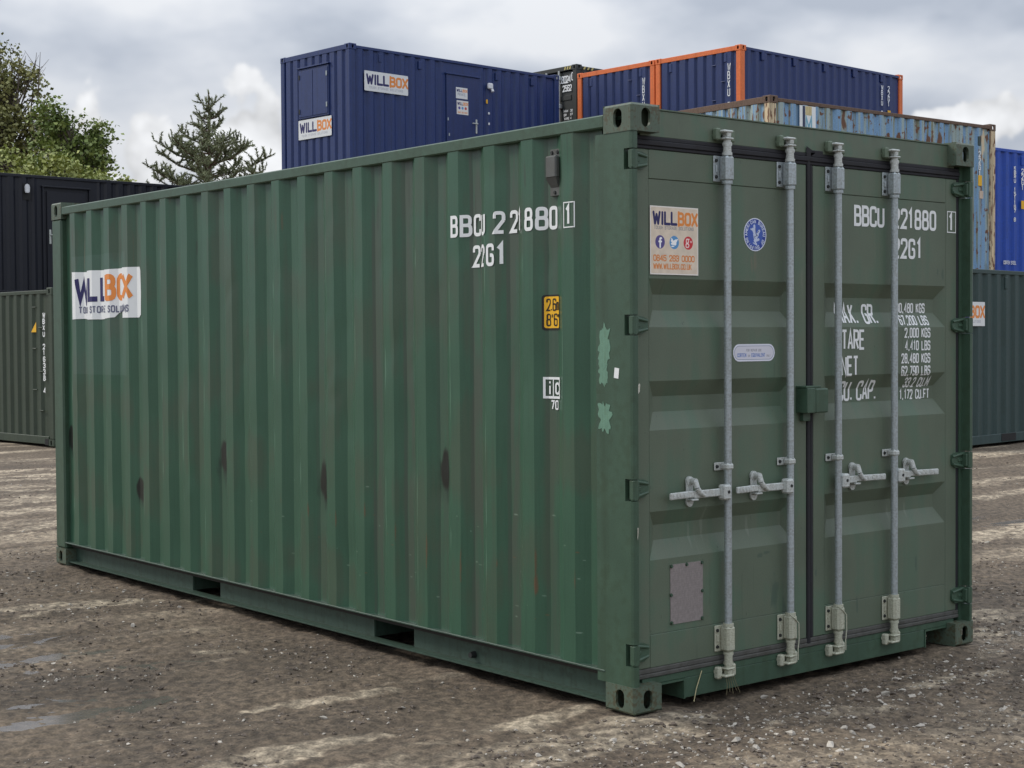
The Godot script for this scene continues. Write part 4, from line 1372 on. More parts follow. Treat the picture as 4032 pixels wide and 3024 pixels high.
func door_print(box: Node3D) -> void:
	var folds := PackedFloat32Array([-1.0])
	for y in DOOR_Y: folds.append(y)
	folds.append(3.0)
	var carry := func(p: Vector2, lift: float) -> Vector3: return Vector3(p.x, p.y, door_z(p.y) + lift)
	var hint := Vector3(0, 0, 1)
	var mb := MB.new()
	var c5 := func(p: Vector2, lift: float) -> Vector3: return Vector3(p.x, p.y, DOOR_Z + lift)
	spell(box, "white container number on the right door", [["B", 1.536], ["B", 1.5955], ["C", 1.655], ["U", 1.7145], ["2", 1.838], ["2", 1.900], ["1", 1.957], ["8", 2.012], ["8", 2.074], ["0", 2.136]], 0.087, 0.041, 0.0155, 2.144, M.paint_white, carry, 1, folds, hint)
	put_text(mb, "1", 0.080, 0.036, 0.01, 0.0145, Vector2(2.292, 2.146), c5, 1, folds, hint)
	drape(mb, frame_tris(2.276, 2.134, 2.346, 2.240, 0.005), 1, folds, c5.bind(0.0018), hint)
	part(box, "lettering", mb, M.paint_white, "white boxed check digit on the right door")
	spell(box, "white type code on the right door", [["2", 1.838], ["2", 1.900], ["G", 1.962], ["1", 2.026]], 0.087, 0.041, 0.0155, 1.996, M.paint_white, carry, 1, folds, hint)
	mb = MB.new()
	for q in [["MAX.", 1.424, 1.668], ["GR.", 1.632, 1.668], ["TARE", 1.440, 1.543], ["NET", 1.436, 1.416], ["CU.", 1.455, 1.294], ["CAP.", 1.594, 1.294]]:
		put_text(mb, q[0], 0.086, 0.031, 0.0135, 0.0125, Vector2(q[1], q[2]), carry, 1, folds, hint)
	part(box, "lettering", mb, M.paint_white, "white weight headings on the right door")
	mb = MB.new()
	for q in [["30,480 KGS", 2.134, 1.722], ["67,200 LBS", 2.134, 1.660], ["2,000 KGS", 2.133, 1.597], ["4,410 LBS", 2.133, 1.533], ["28,480 KGS", 2.133, 1.469], ["62,790 LBS", 2.133, 1.406], ["33.2 CU.M", 2.156, 1.347], ["1,172 CU.FT", 2.172, 1.286]]:
		put_text(mb, q[0], 0.043, 0.0165, 0.0088, 0.0076, Vector2(q[1] - text_width(q[0], 0.0165, 0.0088), q[2]), carry, 1, folds, hint)
	part(box, "lettering", mb, M.paint_white, "white weight figures on the right door")
	# poster
	var im := Image.create(512, 512, false, Image.FORMAT_RGB8)
	im.fill(rgb(226, 210, 190))
	var st := noise(111, 0.01, 4)
	for y in 512:
		for x in 512:
			var k := st.get_noise_2d(x, y) * 0.06
			im.set_pixel(x, y, im.get_pixel(x, y) * (1.0 + k))
	for e in [[0, 0, 512, 9], [0, 503, 512, 9], [0, 0, 9, 512], [503, 0, 9, 512]]: im.fill_rect(Rect2i(e[0], e[1], e[2], e[3]), rgb(240, 234, 226))
	logo(im, 36, 132, 84, 436)
	ink(im, "TOUGH STORAGE SOLUTIONS", 44, 172, 22, 12.5, 6.6, 4, rgb(150, 146, 146))
	for e in [[104, rgb(88, 78, 140)], [254, rgb(92, 152, 205)], [404, rgb(206, 50, 58)]]: ink_disc(im, Vector2(e[0], 268), 50, e[1])
	ink(im, "f", 92, 306, 66, 26, 0, 15, Color.WHITE)
	for e in [[[228, 256], [248, 268], 20.0], [[248, 268], [262, 276], 30.0], [[262, 260], [272, 256], 24.0], [[270, 250], [290, 246], 8.0], [[250, 296], [228, 298], 9.0], [[226, 278], [246, 280], 14.0], [[226, 240], [244, 262], 10.0]]: ink_line(im, Vector2(e[0][0], e[0][1]), Vector2(e[1][0], e[1][1]), e[2], Color.WHITE)
	ink(im, "g", 380, 300, 62, 34, 0, 9, rgb(250, 226, 222))
	ink(im, "+", 424, 268, 20, 20, 0, 5, rgb(250, 226, 222))
	ink(im, "0845 263 0000", 36, 408, 40, 25.5, 9.6, 9, rgb(222, 136, 74))
	ink(im, "WWW.WILLBOX.CO.UK", 36, 468, 36, 17.5, 7.6, 7.5, rgb(222, 136, 74))
	sheet(box, "poster", Transform3D(Basis(), Vector3(0.155, 1.874, DOOR_Z)), 0.294, 0.295, print_material(im), "cream poster with round icons and phone number on the left door")
	# round emblem: a bird over waves inside a ring of letters
	im = Image.create(384, 384, false, Image.FORMAT_RGB8)
	im.fill(rgb(225, 230, 245))
	ink_disc(im, Vector2(192, 192), 180, rgb(36, 62, 150))
	ink_disc(im, Vector2(192, 192), 130, rgb(62, 92, 178))
	var ring := "AMERICAN BUREAU OF SHIPPING"
	for i in ring.length():
		var an := -PI * 0.98 + TAU * 0.985 * i / ring.length() + 0.28
		var o := Vector2(192, 192) + Vector2.from_angle(an - PI * 0.12) * 152
		var rt := an - PI * 0.12 + PI / 2
		for p in strokes(ring[i], 34, 20, 0):
			for k in p.size() - 1:
				var a2 := Vector2(p[k].x - 10, -(p[k].y - 17)).rotated(rt) + o
				var b2 := Vector2(p[k + 1].x - 10, -(p[k + 1].y - 17)).rotated(rt) + o
				ink_line(im, a2, b2, 7, rgb(222, 230, 246))
	var pale := rgb(196, 206, 232)
	for e in [[[178, 92], [184, 170], 34.0], [[150, 128], [184, 190], 30.0], [[184, 190], [200, 250], 52.0], [[262, 148], [232, 180], 34.0], [[240, 190], [206, 236], 30.0], [[200, 262], [250, 246], 30.0], [[176, 262], [214, 300], 20.0], [[158, 288], [222, 312], 12.0], [[120, 130], [150, 140], 18.0]]: ink_line(im, Vector2(e[0][0], e[0][1]), Vector2(e[1][0], e[1][1]), e[2], pale)
	for e in [[[198, 120], [204, 182]], [[204, 182], [232, 206]], [[196, 214], [226, 196]], [[228, 168], [252, 150]], [[176, 210], [190, 236]]]: ink_line(im, Vector2(e[0][0], e[0][1]), Vector2(e[1][0], e[1][1]), 7, rgb(36, 40, 96))
	sheet(box, "round_emblem", Transform3D(Basis(), Vector3(0.747, 1.9925, -0.058)), 0.151, 0.151, print_material(im), "round blue and white emblem on the left door", 0.0754)
	# oblong plate
	im = Image.create(640, 180, false, Image.FORMAT_RGB8)
	im.fill(rgb(226, 228, 240))
	ink_line(im, Vector2(90, 90), Vector2(550, 90), 146, rgb(120, 132, 158))
	ink_line(im, Vector2(90, 90), Vector2(550, 90), 136, rgb(214, 214, 224))
	ink(im, "FOR REPAIR USE", 200, 76, 22, 11, 7, 4.5, rgb(150, 150, 160))
	ink(im, "CORTEN", 66, 132, 34, 15, 8, 5.5, rgb(84, 116, 186))
	ink(im, "OR", 226, 132, 18, 12, 6, 4, rgb(150, 150, 160))
	ink(im, "EQUIVALENT", 280, 132, 34, 15, 7.5, 5.5, rgb(84, 116, 186))
	ink(im, "ONLY", 512, 132, 18, 11, 5, 4, rgb(160, 160, 168))
	sheet(box, "oblong_plate", Transform3D(Basis(), Vector3(0.675, 1.4915, -0.058)), 0.279, 0.0785, print_material(im), "white oblong plate with blue lettering on the left door", 0.039)
	# worn data plate
	im = Image.create(384, 512, false, Image.FORMAT_RGB8)
	im.fill(rgb(138, 130, 128))
	var f2 := noise(112, 0.03, 4)
	var rs := RandomNumberGenerator.new()
	rs.seed = 3
	for y in 512:
		for x in 384:
			im.set_pixel(x, y, im.get_pixel(x, y) * (1.0 + f2.get_noise_2d(x, y * 0.6) * 0.10))
	for r in 22:
		var x := 26.0
		while x < 350:
			var w := rs.randf_range(8, 40)
			if rs.randf() < 0.75: ink_line(im, Vector2(x, 40 + r * 20), Vector2(minf(x + w, 358), 40 + r * 20), 5, rgb(130, 122, 120))
			x += w + rs.randf_range(8, 22)
	var plm := print_material(im, 0.55)
	var dp := sheet(box, "data_plate", Transform3D(Basis(), Vector3(0.272, 0.349, -0.058)), 0.202, 0.262, plm, "worn grey metal data plate low on the left door", 0.0, 0.003)
	for q in [[0.278, 0.356], [0.468, 0.356], [0.278, 0.604], [0.468, 0.604], [0.372, 0.604], [0.276, 0.478], [0.470, 0.478]]:
		mb = MB.new()
		mb.cyl(Vector3(q[0], q[1], -0.055), Vector3(q[0], q[1], -0.049), 0.009, 0.006, 8)
		part(dp, "rivet", mb, M.green)
	# torn scraps of tape
	for q in [["tape_scrap", [[0.628, 2.236], [0.652, 2.250], [0.660, 2.232], [0.655, 2.205], [0.646, 2.188], [0.640, 2.165], [0.634, 2.152], [0.634, 2.175], [0.622, 2.186], [0.630, 2.205], [0.645, 2.215]], -0.055, "pale torn tape scrap beside the first locking bar"], ["tape_scrap", [[0.055, 1.392], [0.075, 1.393], [0.085, 1.408], [0.092, 1.402], [0.088, 1.372], [0.080, 1.362], [0.066, 1.360], [0.074, 1.374], [0.060, 1.362]], -0.052, "white torn tape scrap at the left door edge"], ["tape_scrap", [[0.020, 0.800], [0.026, 0.798], [0.027, 0.770], [0.023, 0.745], [0.019, 0.756]], 0.0, "thin white scrap on the corner post edge"]]:
		var pg := PackedVector2Array()
		for e in q[1]: pg.append(Vector2(e[0], e[1]))
		mb = MB.new()
		var tx := Geometry2D.triangulate_polygon(pg)
		for k in range(0, tx.size(), 3):
			var f3 := []
			for m in 3: f3.append(Vector3(pg[tx[k + m]].x, pg[tx[k + m]].y, q[2] + 0.002 + 0.002 * sin(pg[tx[k + m]].y * 160.0)))
			mb.face(f3, hint)
		part(box, q[0], mb, worn(rgb(226, 224, 210), 0.6, 0.0, M.t_metal, 6.0), q[3])

func stalk() -> void:
	var o := thing("dry_stalk", "pale dry grass stalk leaning against the green door sill", "stalk", Vector3(0.40, 0.0, -0.04))
	var mb := MB.new()
	mb.tube([Vector3(0, -0.005, 0.0), Vector3(0.02, 0.045, -0.006), Vector3(0.062, 0.122, -0.012)], 0.0022)
	part(o, "stem", mb, flat(rgb(190, 180, 140), 0.8))
	o = thing("dry_grass_tuft", "dry grass hanging below the first locking bar's lower end", "grass tuft", Vector3(0.60, 0.0, -0.02))
	for k in 5:
		mb = MB.new()
		mb.tube([Vector3(0.012 * k - 0.02, 0.085, 0.004), Vector3(0.014 * k - 0.02, 0.05, 0.012), Vector3(0.022 * k - 0.03, 0.004 + 0.012 * (k % 2), 0.016)], 0.0013, 5)
		part(o, "blade", mb, flat(rgb(120, 112, 84), 0.9))

# ---------------------------------------------------------------- the other containers
# origin: lower corner where the long side (facing +z) meets the end (facing -x); x runs along the length
func stack_box(label: String, at: Vector3, yaw: float, spec: Dictionary) -> Node3D:
	var o := thing("shipping_container", label, "container", at, yaw, spec.get("group", "containers stacked in the yard"))
	o.set_meta("long_x", true)
	var L: float = spec.get("len", CL)
	var H: float = spec.get("high", CH)
	var wall: Material = spec.wall
	var frame: Material = spec.get("frame", wall)
	var rail: Material = spec.get("rail", wall)
	var endm: Material = spec.get("end_wall", wall)
	var post: Material = spec.get("post", frame)
	var plain: bool = spec.get("plain", false)
	if not plain:
		for x in [[0.0, 1.0], [L, -1.0]]:
			for y in [[0.0, 1.0], [H, -1.0]]:
				for z in [[0.0, -1.0], [-CW, 1.0]]: casting(o, Vector3(x[0], y[0], z[0]), Vector3(x[1], y[1], z[1]), spec.get("cast", frame))
	var y0 := 0.0 if plain else 0.118
	for x in [0.0, L]:
		for z in [0.0, -CW]:
			var mb := MB.new()
			var sx := 1.0 if x == 0.0 else -1.0
			var sz := -1.0 if z == 0.0 else 1.0
			mb.span(Vector3(x + sx * 0.004, y0, z + sz * 0.004), Vector3(x + sx * 0.150, H - y0, z + sz * 0.14), 0.012)
			part(o, "corner_post", mb, post)
	for z in [[0.0, -1.0], [-CW, 1.0]]:
		for y in [[0.03, 0.16, "bottom_rail"], [H - 0.095, H - 0.034, "top_rail"]]:
			var mb := MB.new()
			mb.span(Vector3(0.179, y[0], z[0] + z[1] * 0.002), Vector3(L - 0.179, y[1], z[0] + z[1] * 0.062), 0.006)
			part(o, y[2], mb, rail)
		var pr := ribs(0.15, L - 0.15, 0.278, 0.10, 0.055, 0.036, 0.24)
		if z[0] == 0.0 and spec.has("flat_bay"):   # an area of the side replaced by flat plate round a door
			var cut := PackedVector2Array()
			for p in pr:
				if p.x < spec.flat_bay[0] or p.x > spec.flat_bay[1]: cut.append(p)
				elif cut[-1].x < spec.flat_bay[0]: cut.append_array([Vector2(spec.flat_bay[0], 0.02), Vector2(spec.flat_bay[1], 0.02)])
			pr = cut
		var place := func(p: Vector2, yy: float) -> Vector3: return Vector3(p.x, yy, z[0] + z[1] * (0.008 + p.y))
		var uvf := func(p): return Vector2(p.x / L, 1.0 - p.y / H)
		part(o, "side_panel", corrugated(pr, 0.16, H - 0.09, place, Vector3(0, 0, -z[1]), uvf), wall)
	for x in [[0.0, 1.0], [L, -1.0]]:
		for y in [[0.03, 0.14], [H - 0.115, H - 0.012]]:
			var mb := MB.new()
			mb.span(Vector3(x[0] + x[1] * 0.004, y[0], -CW + 0.163), Vector3(x[0] + x[1] * 0.06, y[1], -0.163), 0.006)
			part(o, "end_rail", mb, spec.get("end_rail", frame))
		if x[0] == 0.0 and spec.get("doors", false): continue
		var pe := ribs(-CW + 0.14, -0.14, 0.2585, 0.150, 0.036, 0.038, -CW + 0.20)
		var place2 := func(p: Vector2, yy: float) -> Vector3: return Vector3(x[0] + x[1] * (0.012 + p.y), yy, p.x)
		part(o, "end_panel", corrugated(pe, 0.13, H - 0.10, place2, Vector3(-x[1], 0, 0), func(p): return Vector2((p.z + CW) / CW, 1.0 - p.y / H)), endm)
	var rf := MB.new()
	rf.span(Vector3(0.05, H - 0.055, -CW + 0.05), Vector3(L - 0.05, H - 0.044, -0.05))
	part(o, "roof_panel", rf, wall)
	var fl := MB.new()
	fl.span(Vector3(0.07, 0.12, -CW + 0.07), Vector3(L - 0.07, 0.15, -0.07))
	part(o, "floor_panel", fl, M.inside)
	for v in spec.get("vents", []):
		var mb := MB.new()
		if v[0] == "side": mb.span(Vector3(v[1] - 0.045, v[2] - 0.09, 0.0), Vector3(v[1] + 0.045, v[2] + 0.09, -0.045), 0.012)
		else: mb.span(Vector3(0.0, v[2] - 0.10, v[1] - 0.045), Vector3(0.05, v[2] + 0.10, v[1] + 0.045), 0.012)
		part(o, "ventilator", mb, spec.get("vent_mat", wall))
	return o

# text painted on a background container: flat strokes just clear of the rib crests
func far_text(o: Node3D, on_end: bool, s: String, h: float, w: float, gap: float, th: float, at: Vector2, m: Material, down := false, label := "", clear := 0.004) -> void:
	var mb := MB.new()
	var k := 0
	var y := at.y
	var chunks := [s]
	if down:
		chunks = []
		for ch in s: chunks.append(ch)
	for c in chunks:
		for tr in letters(c, h, w, gap, th, Vector2(at.x, y)):
			for i in range(0, tr.size(), 3):
				var f := []
				for j in 3:
					var p: Vector2 = tr[i + j]
					f.append(Vector3(-clear + 0.008 + 0.0002 * (k % 3) * -1.0, p.y, p.x) if on_end else Vector3(p.x, p.y, clear - 0.004 + 0.0002 * (k % 3)))
				mb.face(f, Vector3(-1, 0, 0) if on_end else Vector3(0, 0, 1))
			k += 1
		y -= h + gap
	part(o, "lettering", mb, m, label)

func sign_picture(w: int, h: int) -> Image:
	var im := Image.create(w, h, false, Image.FORMAT_RGB8)
	im.fill(rgb(226, 228, 228))
	logo(im, w * 0.06, h * 0.62, h * 0.42, w * 0.87)
	ink(im, "TOUGH STORAGE SOLUTIONS", w * 0.10, h * 0.86, h * 0.10, w * 0.021, w * 0.0145, h * 0.022, rgb(182, 184, 192))
	return im

func yard() -> void:
	var end_turn := Basis(Vector3(0, 0, 1), Vector3(0, 1, 0), Vector3(-1, 0, 0))   # sheet x along +z, facing -x
	var t_rust := M.t_metal as Texture2D
	M.blue = worn(rgb(38, 58, 112), 0.45)
	M.blue_old = worn(rgb(38, 60, 116), 0.48)
	M.blue_bright = worn(rgb(24, 80, 190), 0.45)
	M.orange = worn(rgb(246, 126, 64), 0.5)
	M.dark_green = worn(rgb(62, 75, 60), 0.55)
	M.slate_green = worn(rgb(55, 77, 76), 0.55)
	M.dark_box = worn(rgb(50, 54, 52), 0.55)
	M.black_paint = worn(rgb(25, 28, 40), 0.5)
	M.lamp_white = flat(rgb(224, 226, 230), 0.4)
	var sp := print_material(sign_picture(768, 272))

	# --- blue site office, third tier
	var of := stack_box("navy blue site office container on top of the stack, with white signs and a door", Vector3(13.099, 5.063, -22.118), deg_to_rad(4.22), {wall = M.blue_old, frame = M.blue_old, flat_bay = [2.56, 3.58], vents = [["side", 0.81, 2.365], ["side", 1.89, 2.345], ["side", 4.11, 2.35], ["side", 5.20, 2.35]]})
	sheet(of, "sign", Transform3D(Basis(), Vector3(0.375, 1.66, 0.002)), 1.16, 0.41, sp, "large white sign with a two-tone word on the long side", 0.02, 0.006)
	sheet(of, "sign", Transform3D(end_turn, Vector3(-0.003, 0.77, -1.775)), 1.16, 0.41, sp, "white sign with a two-tone word under the shutter", 0.02, 0.006)
	var mb := MB.new()
	mb.span(Vector3(2.61, 0.17, -0.016), Vector3(3.54, 2.24, 0.004), 0.004)
	var dr := part(of, "door", mb, M.blue, "flush blue personnel door")
	mb = MB.new()
	mb.span(Vector3(2.58, 2.245, -0.02), Vector3(3.58, 2.275, 0.03), 0.004)
	part(dr, "drip_rail", mb, M.blue_old)
	mb = MB.new()
	mb.span(Vector3(3.44, 1.03, 0.005), Vector3(3.485, 1.34, 0.02), 0.006)
	mb.cyl(Vector3(3.46, 1.24, 0.02), Vector3(3.46, 1.24, 0.06), 0.012, 0.012, 8)
	mb.cyl(Vector3(3.465, 1.24, 0.06), Vector3(3.31, 1.24, 0.06), 0.012, 0.012, 8)
	part(dr, "handle", mb, M.galv_white)
	for e in [[1.28, 2.63], [0.95, 2.66]]:
		mb = MB.new()
		mb.span(Vector3(e[1], e[0] - 0.03, 0.005), Vector3(e[1] + 0.03, e[0] + 0.03, 0.012))
		part(dr, "scuff_plate", mb, M.galv)
	var im := Image.create(256, 190, false, Image.FORMAT_RGB8)
	im.fill(rgb(224, 226, 226))
	logo(im, 20, 72, 40, 216)
	ink(im, "PRIVATE", 40, 140, 44, 18, 9, 6, rgb(150, 156, 170))
	sheet(dr, "notice", Transform3D(Basis(), Vector3(2.875, 1.75, 0.006)), 0.335, 0.24, print_material(im))
	im = Image.create(256, 236, false, Image.FORMAT_RGB8)
	im.fill(rgb(226, 224, 220))
	logo(im, 20, 74, 42, 216)
	for e in [[58, rgb(88, 78, 150)], [128, rgb(92, 152, 205)], [198, rgb(190, 70, 66)]]: ink_disc(im, Vector2(e[0], 128), 24, e[1])
	ink(im, "0845 263 0000", 24, 214, 24, 12.5, 4.5, 5, rgb(226, 150, 96))
	sheet(dr, "notice", Transform3D(Basis(), Vector3(2.895, 1.41, 0.006)), 0.335, 0.30, print_material(im))
	mb = MB.new()
	mb.span(Vector3(3.79, 2.04, -0.004), Vector3(3.93, 2.17, 0.07), 0.02)
	mb.cyl(Vector3(3.90, 2.04, 0.05), Vector3(3.90, 1.98, 0.07), 0.03, 0.035, 10)
	part(of, "flood_lamp", mb, M.lamp_white)
	for e in [1.51, 1.28]:
		mb = MB.new()
		mb.span(Vector3(3.82, e - 0.025, -0.006), Vector3(3.865, e + 0.025, 0.012), 0.004)
		part(of, "socket", mb, M.lamp_white)
	mb = MB.new()
	mb.span(Vector3(3.765, 1.72, -0.006), Vector3(3.81, 1.81, 0.006), 0.003)
	part(of, "socket", mb, M.yellow)
	# steel shutter over the end window
	mb = MB.new()
	mb.span(Vector3(-0.02, 1.20, -1.75), Vector3(0.03, 2.25, -0.69), 0.01)
	var sh := part(of, "window_shutter", mb, M.blue, "blue steel window shutter of two leaves")
	for e in [[-1.72, -1.24], [-1.225, -0.72]]:
		mb = MB.new()
		mb.span(Vector3(-0.030, 1.24, e[0]), Vector3(-0.0205, 2.20, e[1]), 0.004)
		part(sh, "leaf", mb, M.blue_old)
	for e in [[1.36, -1.70], [2.08, -1.70], [1.42, -0.74], [2.06, -0.74]]:
		mb = MB.new()
		mb.span(Vector3(-0.042, e[0] - 0.05, e[1] - 0.02), Vector3(-0.0305, e[0] + 0.05, e[1] + 0.02), 0.003)
		part(sh, "hinge", mb, M.galv if e[1] > -1.0 else M.steel_dark)
	mb = MB.new()
	mb.span(Vector3(-0.05, 2.255, -1.78), Vector3(0.03, 2.28, -0.66), 0.004)
	part(sh, "drip_rail", mb, M.blue_old)

	# --- two blue boxes with orange frames, third tier
	var ov := [["end", -0.43, 2.36], ["end", -1.99, 2.34], ["side", 0.76, 2.42], ["side", 1.87, 2.42], ["side", 2.98, 2.42], ["side", 4.09, 2.42], ["side", 5.19, 2.42]]
	var oy := deg_to_rad(3.5)
	for k in 2:
		var sh2 := Vector3(-sin(oy), 0, -cos(oy)) * (2.462 * k)
		var ob := stack_box("blue container with orange corner posts at the right, its long side in view" if k == 0 else "blue container with orange posts beside the hazard-striped one, seen end on", Vector3(20.20, 5.21, -17.93) + sh2, oy, {wall = M.blue, frame = M.orange, rail = M.blue, vents = ov, vent_mat = M.blue})
		far_text(ob, true, "WBXU", 0.150, 0.055, 0.03, 0.018, Vector2(-0.36, 2.08), M.paint_white, true, "white letters running down the end wall")
		far_text(ob, true, "215757", 0.10, 0.055, 0.03, 0.018, Vector2(-0.36, 1.30), M.paint_white, true, "white figures running down the end wall")
		for q in [[-0.72, 2.23], [-0.46, 1.86], [-0.72, 1.48]]:
			mb = MB.new()
			mb.cyl(Vector3(0.02, q[1], q[0] - 0.10), Vector3(0.02, q[1], q[0] + 0.02), 0.012, 0.012, 6)
			part(ob, "step_rung", mb, M.blue)
		if k == 0:
			far_text(ob, false, "WBXU 2", 0.10, 0.055, 0.02, 0.02, Vector2(5.16, 2.16), M.paint_white, true)
			far_text(ob, false, "22G1", 0.10, 0.06, 0.02, 0.02, Vector2(5.43, 2.16), M.paint_white, true)
			mb = MB.new()
			mb.span(Vector3(5.42, 1.56, -0.006), Vector3(5.53, 1.70, 0.004))
			part(ob, "height_label", mb, M.yellow)

	# --- dark green high box, doors towards us
	var dk := stack_box("dark green container with door lettering and yellow hazard stripes, behind the blue office", Vector3(20.05, 5.182, -23.0), oy, {wall = M.dark_box, high = 2.896, doors = true})
	mb = MB.new()
	for z in [[-CW + 0.15, -1.235], [-1.205, -0.15]]: mb.span(Vector3(0.05, 0.16, z[0]), Vector3(0.09, 2.76, z[1]), 0.006)
	for z in [[-CW + 0.2, -1.3], [-1.14, -0.22]]:
		for y in [0.9, 1.5, 2.1]: mb.span(Vector3(0.035, y - 0.02, z[0]), Vector3(0.05, y + 0.10, z[1]), 0.01)
	part(dk, "door", mb, M.dark_box)
	for z in [-0.30 - 0.29, -1.02, -1.45, -1.86]:
		mb = MB.new()
		mb.cyl(Vector3(0.0, 0.10, z), Vector3(0.0, 2.80, z), 0.026, 0.026, 8)
		part(dk, "locking_bar", mb, M.galv_white)
		for y in [1.95, 2.62, 0.4]:
			mb = MB.new()
			mb.span(Vector3(-0.03, y - 0.05, z - 0.06), Vector3(0.049, y + 0.05, z + 0.06), 0.01)
			part(dk, "bracket", mb, M.galv)
	far_text(dk, true, "668024", 0.15, 0.065, 0.012, 0.028, Vector2(-0.68, 2.50), M.paint_white, false, "white number on the dark door", -0.020)
	far_text(dk, true, "0", 0.17, 0.06, 0.012, 0.026, Vector2(-0.19, 2.54), M.paint_white, false, "", -0.020)
	far_text(dk, true, "2562", 0.13, 0.06, 0.016, 0.026, Vector2(-0.49, 2.30), M.paint_white, false, "", -0.020)
	for r in 8:
		far_text(dk, true, ["MAX", "GR", "TARE", "LBS", "NET", "KGS", "CU", "CAP"][r], 0.05, 0.035, 0.012, 0.012, Vector2(-0.46, 1.80 - r * 0.09), M.paint_white, false, "", -0.020)
		far_text(dk, true, ["30", "67", "4", "8", "26", "59", "76", "26"][r], 0.05, 0.03, 0.012, 0.012, Vector2(-0.24, 1.80 - r * 0.09), M.paint_white, false, "", -0.020)
	for k in 3:
		mb = MB.new()
		mb.face([Vector3(0.0012, 2.80, -0.42 + k * 0.085), Vector3(0.0012, 2.80, -0.375 + k * 0.085), Vector3(0.0012, 2.87, -0.355 + k * 0.085), Vector3(0.0012, 2.87, -0.40 + k * 0.085)], Vector3(-1, 0, 0))
		mb.face([Vector3(0.22 + k * 0.13, 2.79, 0.0025), Vector3(0.28 + k * 0.13, 2.79, 0.0025), Vector3(0.32 + k * 0.13, 2.86, 0.0025), Vector3(0.26 + k * 0.13, 2.86, 0.0025)], Vector3(0, 0, 1))
		part(dk, "hazard_stripe", mb, worn(rgb(216, 200, 120), 0.5))

	# --- rusty pale blue box, second tier
	rusty()

	# --- bright blue box beyond it
	var bb := stack_box("bright blue container at the right edge, beside the rusty one", Vector3(20.75, 2.591, -12.4), 0.0, {wall = M.blue_bright, vents = [["side", 1.36, 2.36]]})
	far_text(bb, false, "KBRU 151167 9", 0.062, 0.05, 0.02, 0.018, Vector2(1.06, 2.18), M.paint_white, true, "white number running down the bright blue side")
	far_text(bb, false, "22G1", 0.085, 0.06, 0.02, 0.02, Vector2(1.31, 2.12), M.paint_white, true)
	far_text(bb, false, "CORTEN STEEL", 0.06, 0.026, 0.010, 0.010, Vector2(0.72, 0.37), M.paint_white)
	mb = MB.new()
	mb.span(Vector3(1.30, 1.44, -0.004), Vector3(1.42, 1.60, 0.002))
	part(bb, "height_label", mb, M.yellow)

	# --- slate green box on the ground at the right
	var gr := stack_box("dark slate green container on the ground at the right, a white sign half hidden", Vector3(13.75, 0.0, -8.30), deg_to_rad(6.0), {wall = M.slate_green, vents = [["side", 1.92, 2.37]], vent_mat = M.slate_green})
	sheet(gr, "sign", Transform3D(Basis(), Vector3(0.24, 1.74, 0.002)), 1.0, 0.345, sp, "white sign with a two-tone word", 0.01, 0.004)
	mb = MB.new()
	mb.span(Vector3(1.76, 0.05, 0.0035), Vector3(2.20, 0.158, -0.02))
	part(gr, "fork_pocket", mb, M.black)

	# --- dark green box on the ground at the left, black office on the tier behind it
	var ly := deg_to_rad(4.22 - 90.0)
	var gl := stack_box("dark green container on the ground at the left, white figures running down it", Vector3(5.667, -0.111, -19.61) - Vector3(sin(deg_to_rad(4.22)), 0, cos(deg_to_rad(4.22))) * CL, ly, {wall = M.dark_green})
	far_text(gl, false, "WBXU 216338 4", 0.073, 0.06, 0.030, 0.02, Vector2(CL - 0.32, 2.11), M.paint_white, true, "white number running down the dark green side")
	mb = MB.new()
	mb.face([Vector3(CL - 0.73, 1.87, 0.003), Vector3(CL - 0.55, 1.87, 0.003), Vector3(CL - 0.55, 2.04, 0.003)], Vector3(0, 0, 1))
	part(gl, "warning_label", mb, M.yellow, "yellow triangular label")
	for q in [[-0.62, 2.28], [-0.40, 1.94], [-0.62, 1.60], [-0.40, 1.22], [-0.62, 0.92], [-0.40, 0.58]]:
		mb = MB.new()
		mb.cyl(Vector3(CL + q[0] - 0.06, q[1], 0.0), Vector3(CL + q[0] + 0.07, q[1], 0.0), 0.011, 0.011, 6)
		part(gl, "step_rung", mb, M.dark_green)
	mb = MB.new()
	mb.span(Vector3(CL - 0.30, 0.02, 0.0035), Vector3(CL - 0.18, 0.12, -0.02))
	part(gl, "fork_pocket", mb, M.black)
	var bk := stack_box("black office container with a door and bulkhead lamp above the left green one", Vector3(6.1, 2.50, -26.5), deg_to_rad(4.22), {wall = M.black_paint, flat_bay = [2.25, 3.62]})
	mb = MB.new()
	mb.span(Vector3(2.46, 0.18, -0.016), Vector3(3.34, 2.24, 0.004), 0.004)
	dr = part(bk, "door", mb, M.black_paint, "flush black door")
	mb = MB.new()
	mb.span(Vector3(2.34, 2.32, -0.02), Vector3(3.46, 2.35, 0.03), 0.004)
	for x in [2.36, 3.42]: mb.span(Vector3(x, 0.18, -0.016), Vector3(x + 0.03, 2.318, 0.012))
	part(dr, "frame", mb, M.black_paint)
	mb = MB.new()
	mb.span(Vector3(2.50, 1.14, 0.005), Vector3(2.545, 1.44, 0.02), 0.006)
	mb.cyl(Vector3(2.52, 1.33, 0.02), Vector3(2.52, 1.33, 0.06), 0.012, 0.012, 8)
	mb.cyl(Vector3(2.52, 1.33, 0.06), Vector3(2.68, 1.33, 0.06), 0.012, 0.012, 8)
	part(dr, "handle", mb, M.galv_white)
	mb = MB.new()
	mb.span(Vector3(1.93, 2.03, -0.01), Vector3(2.10, 2.37, 0.002), 0.002)
	var lp := part(bk, "lamp_plate", mb, M.black)
	mb = MB.new()
	mb.lathe(Vector3(2.0, 2.19, 0.06), [[-0.02, 0.03], [0.0, 0.05], [0.10, 0.055], [0.15, 0.04], [0.17, 0.0]], 12)
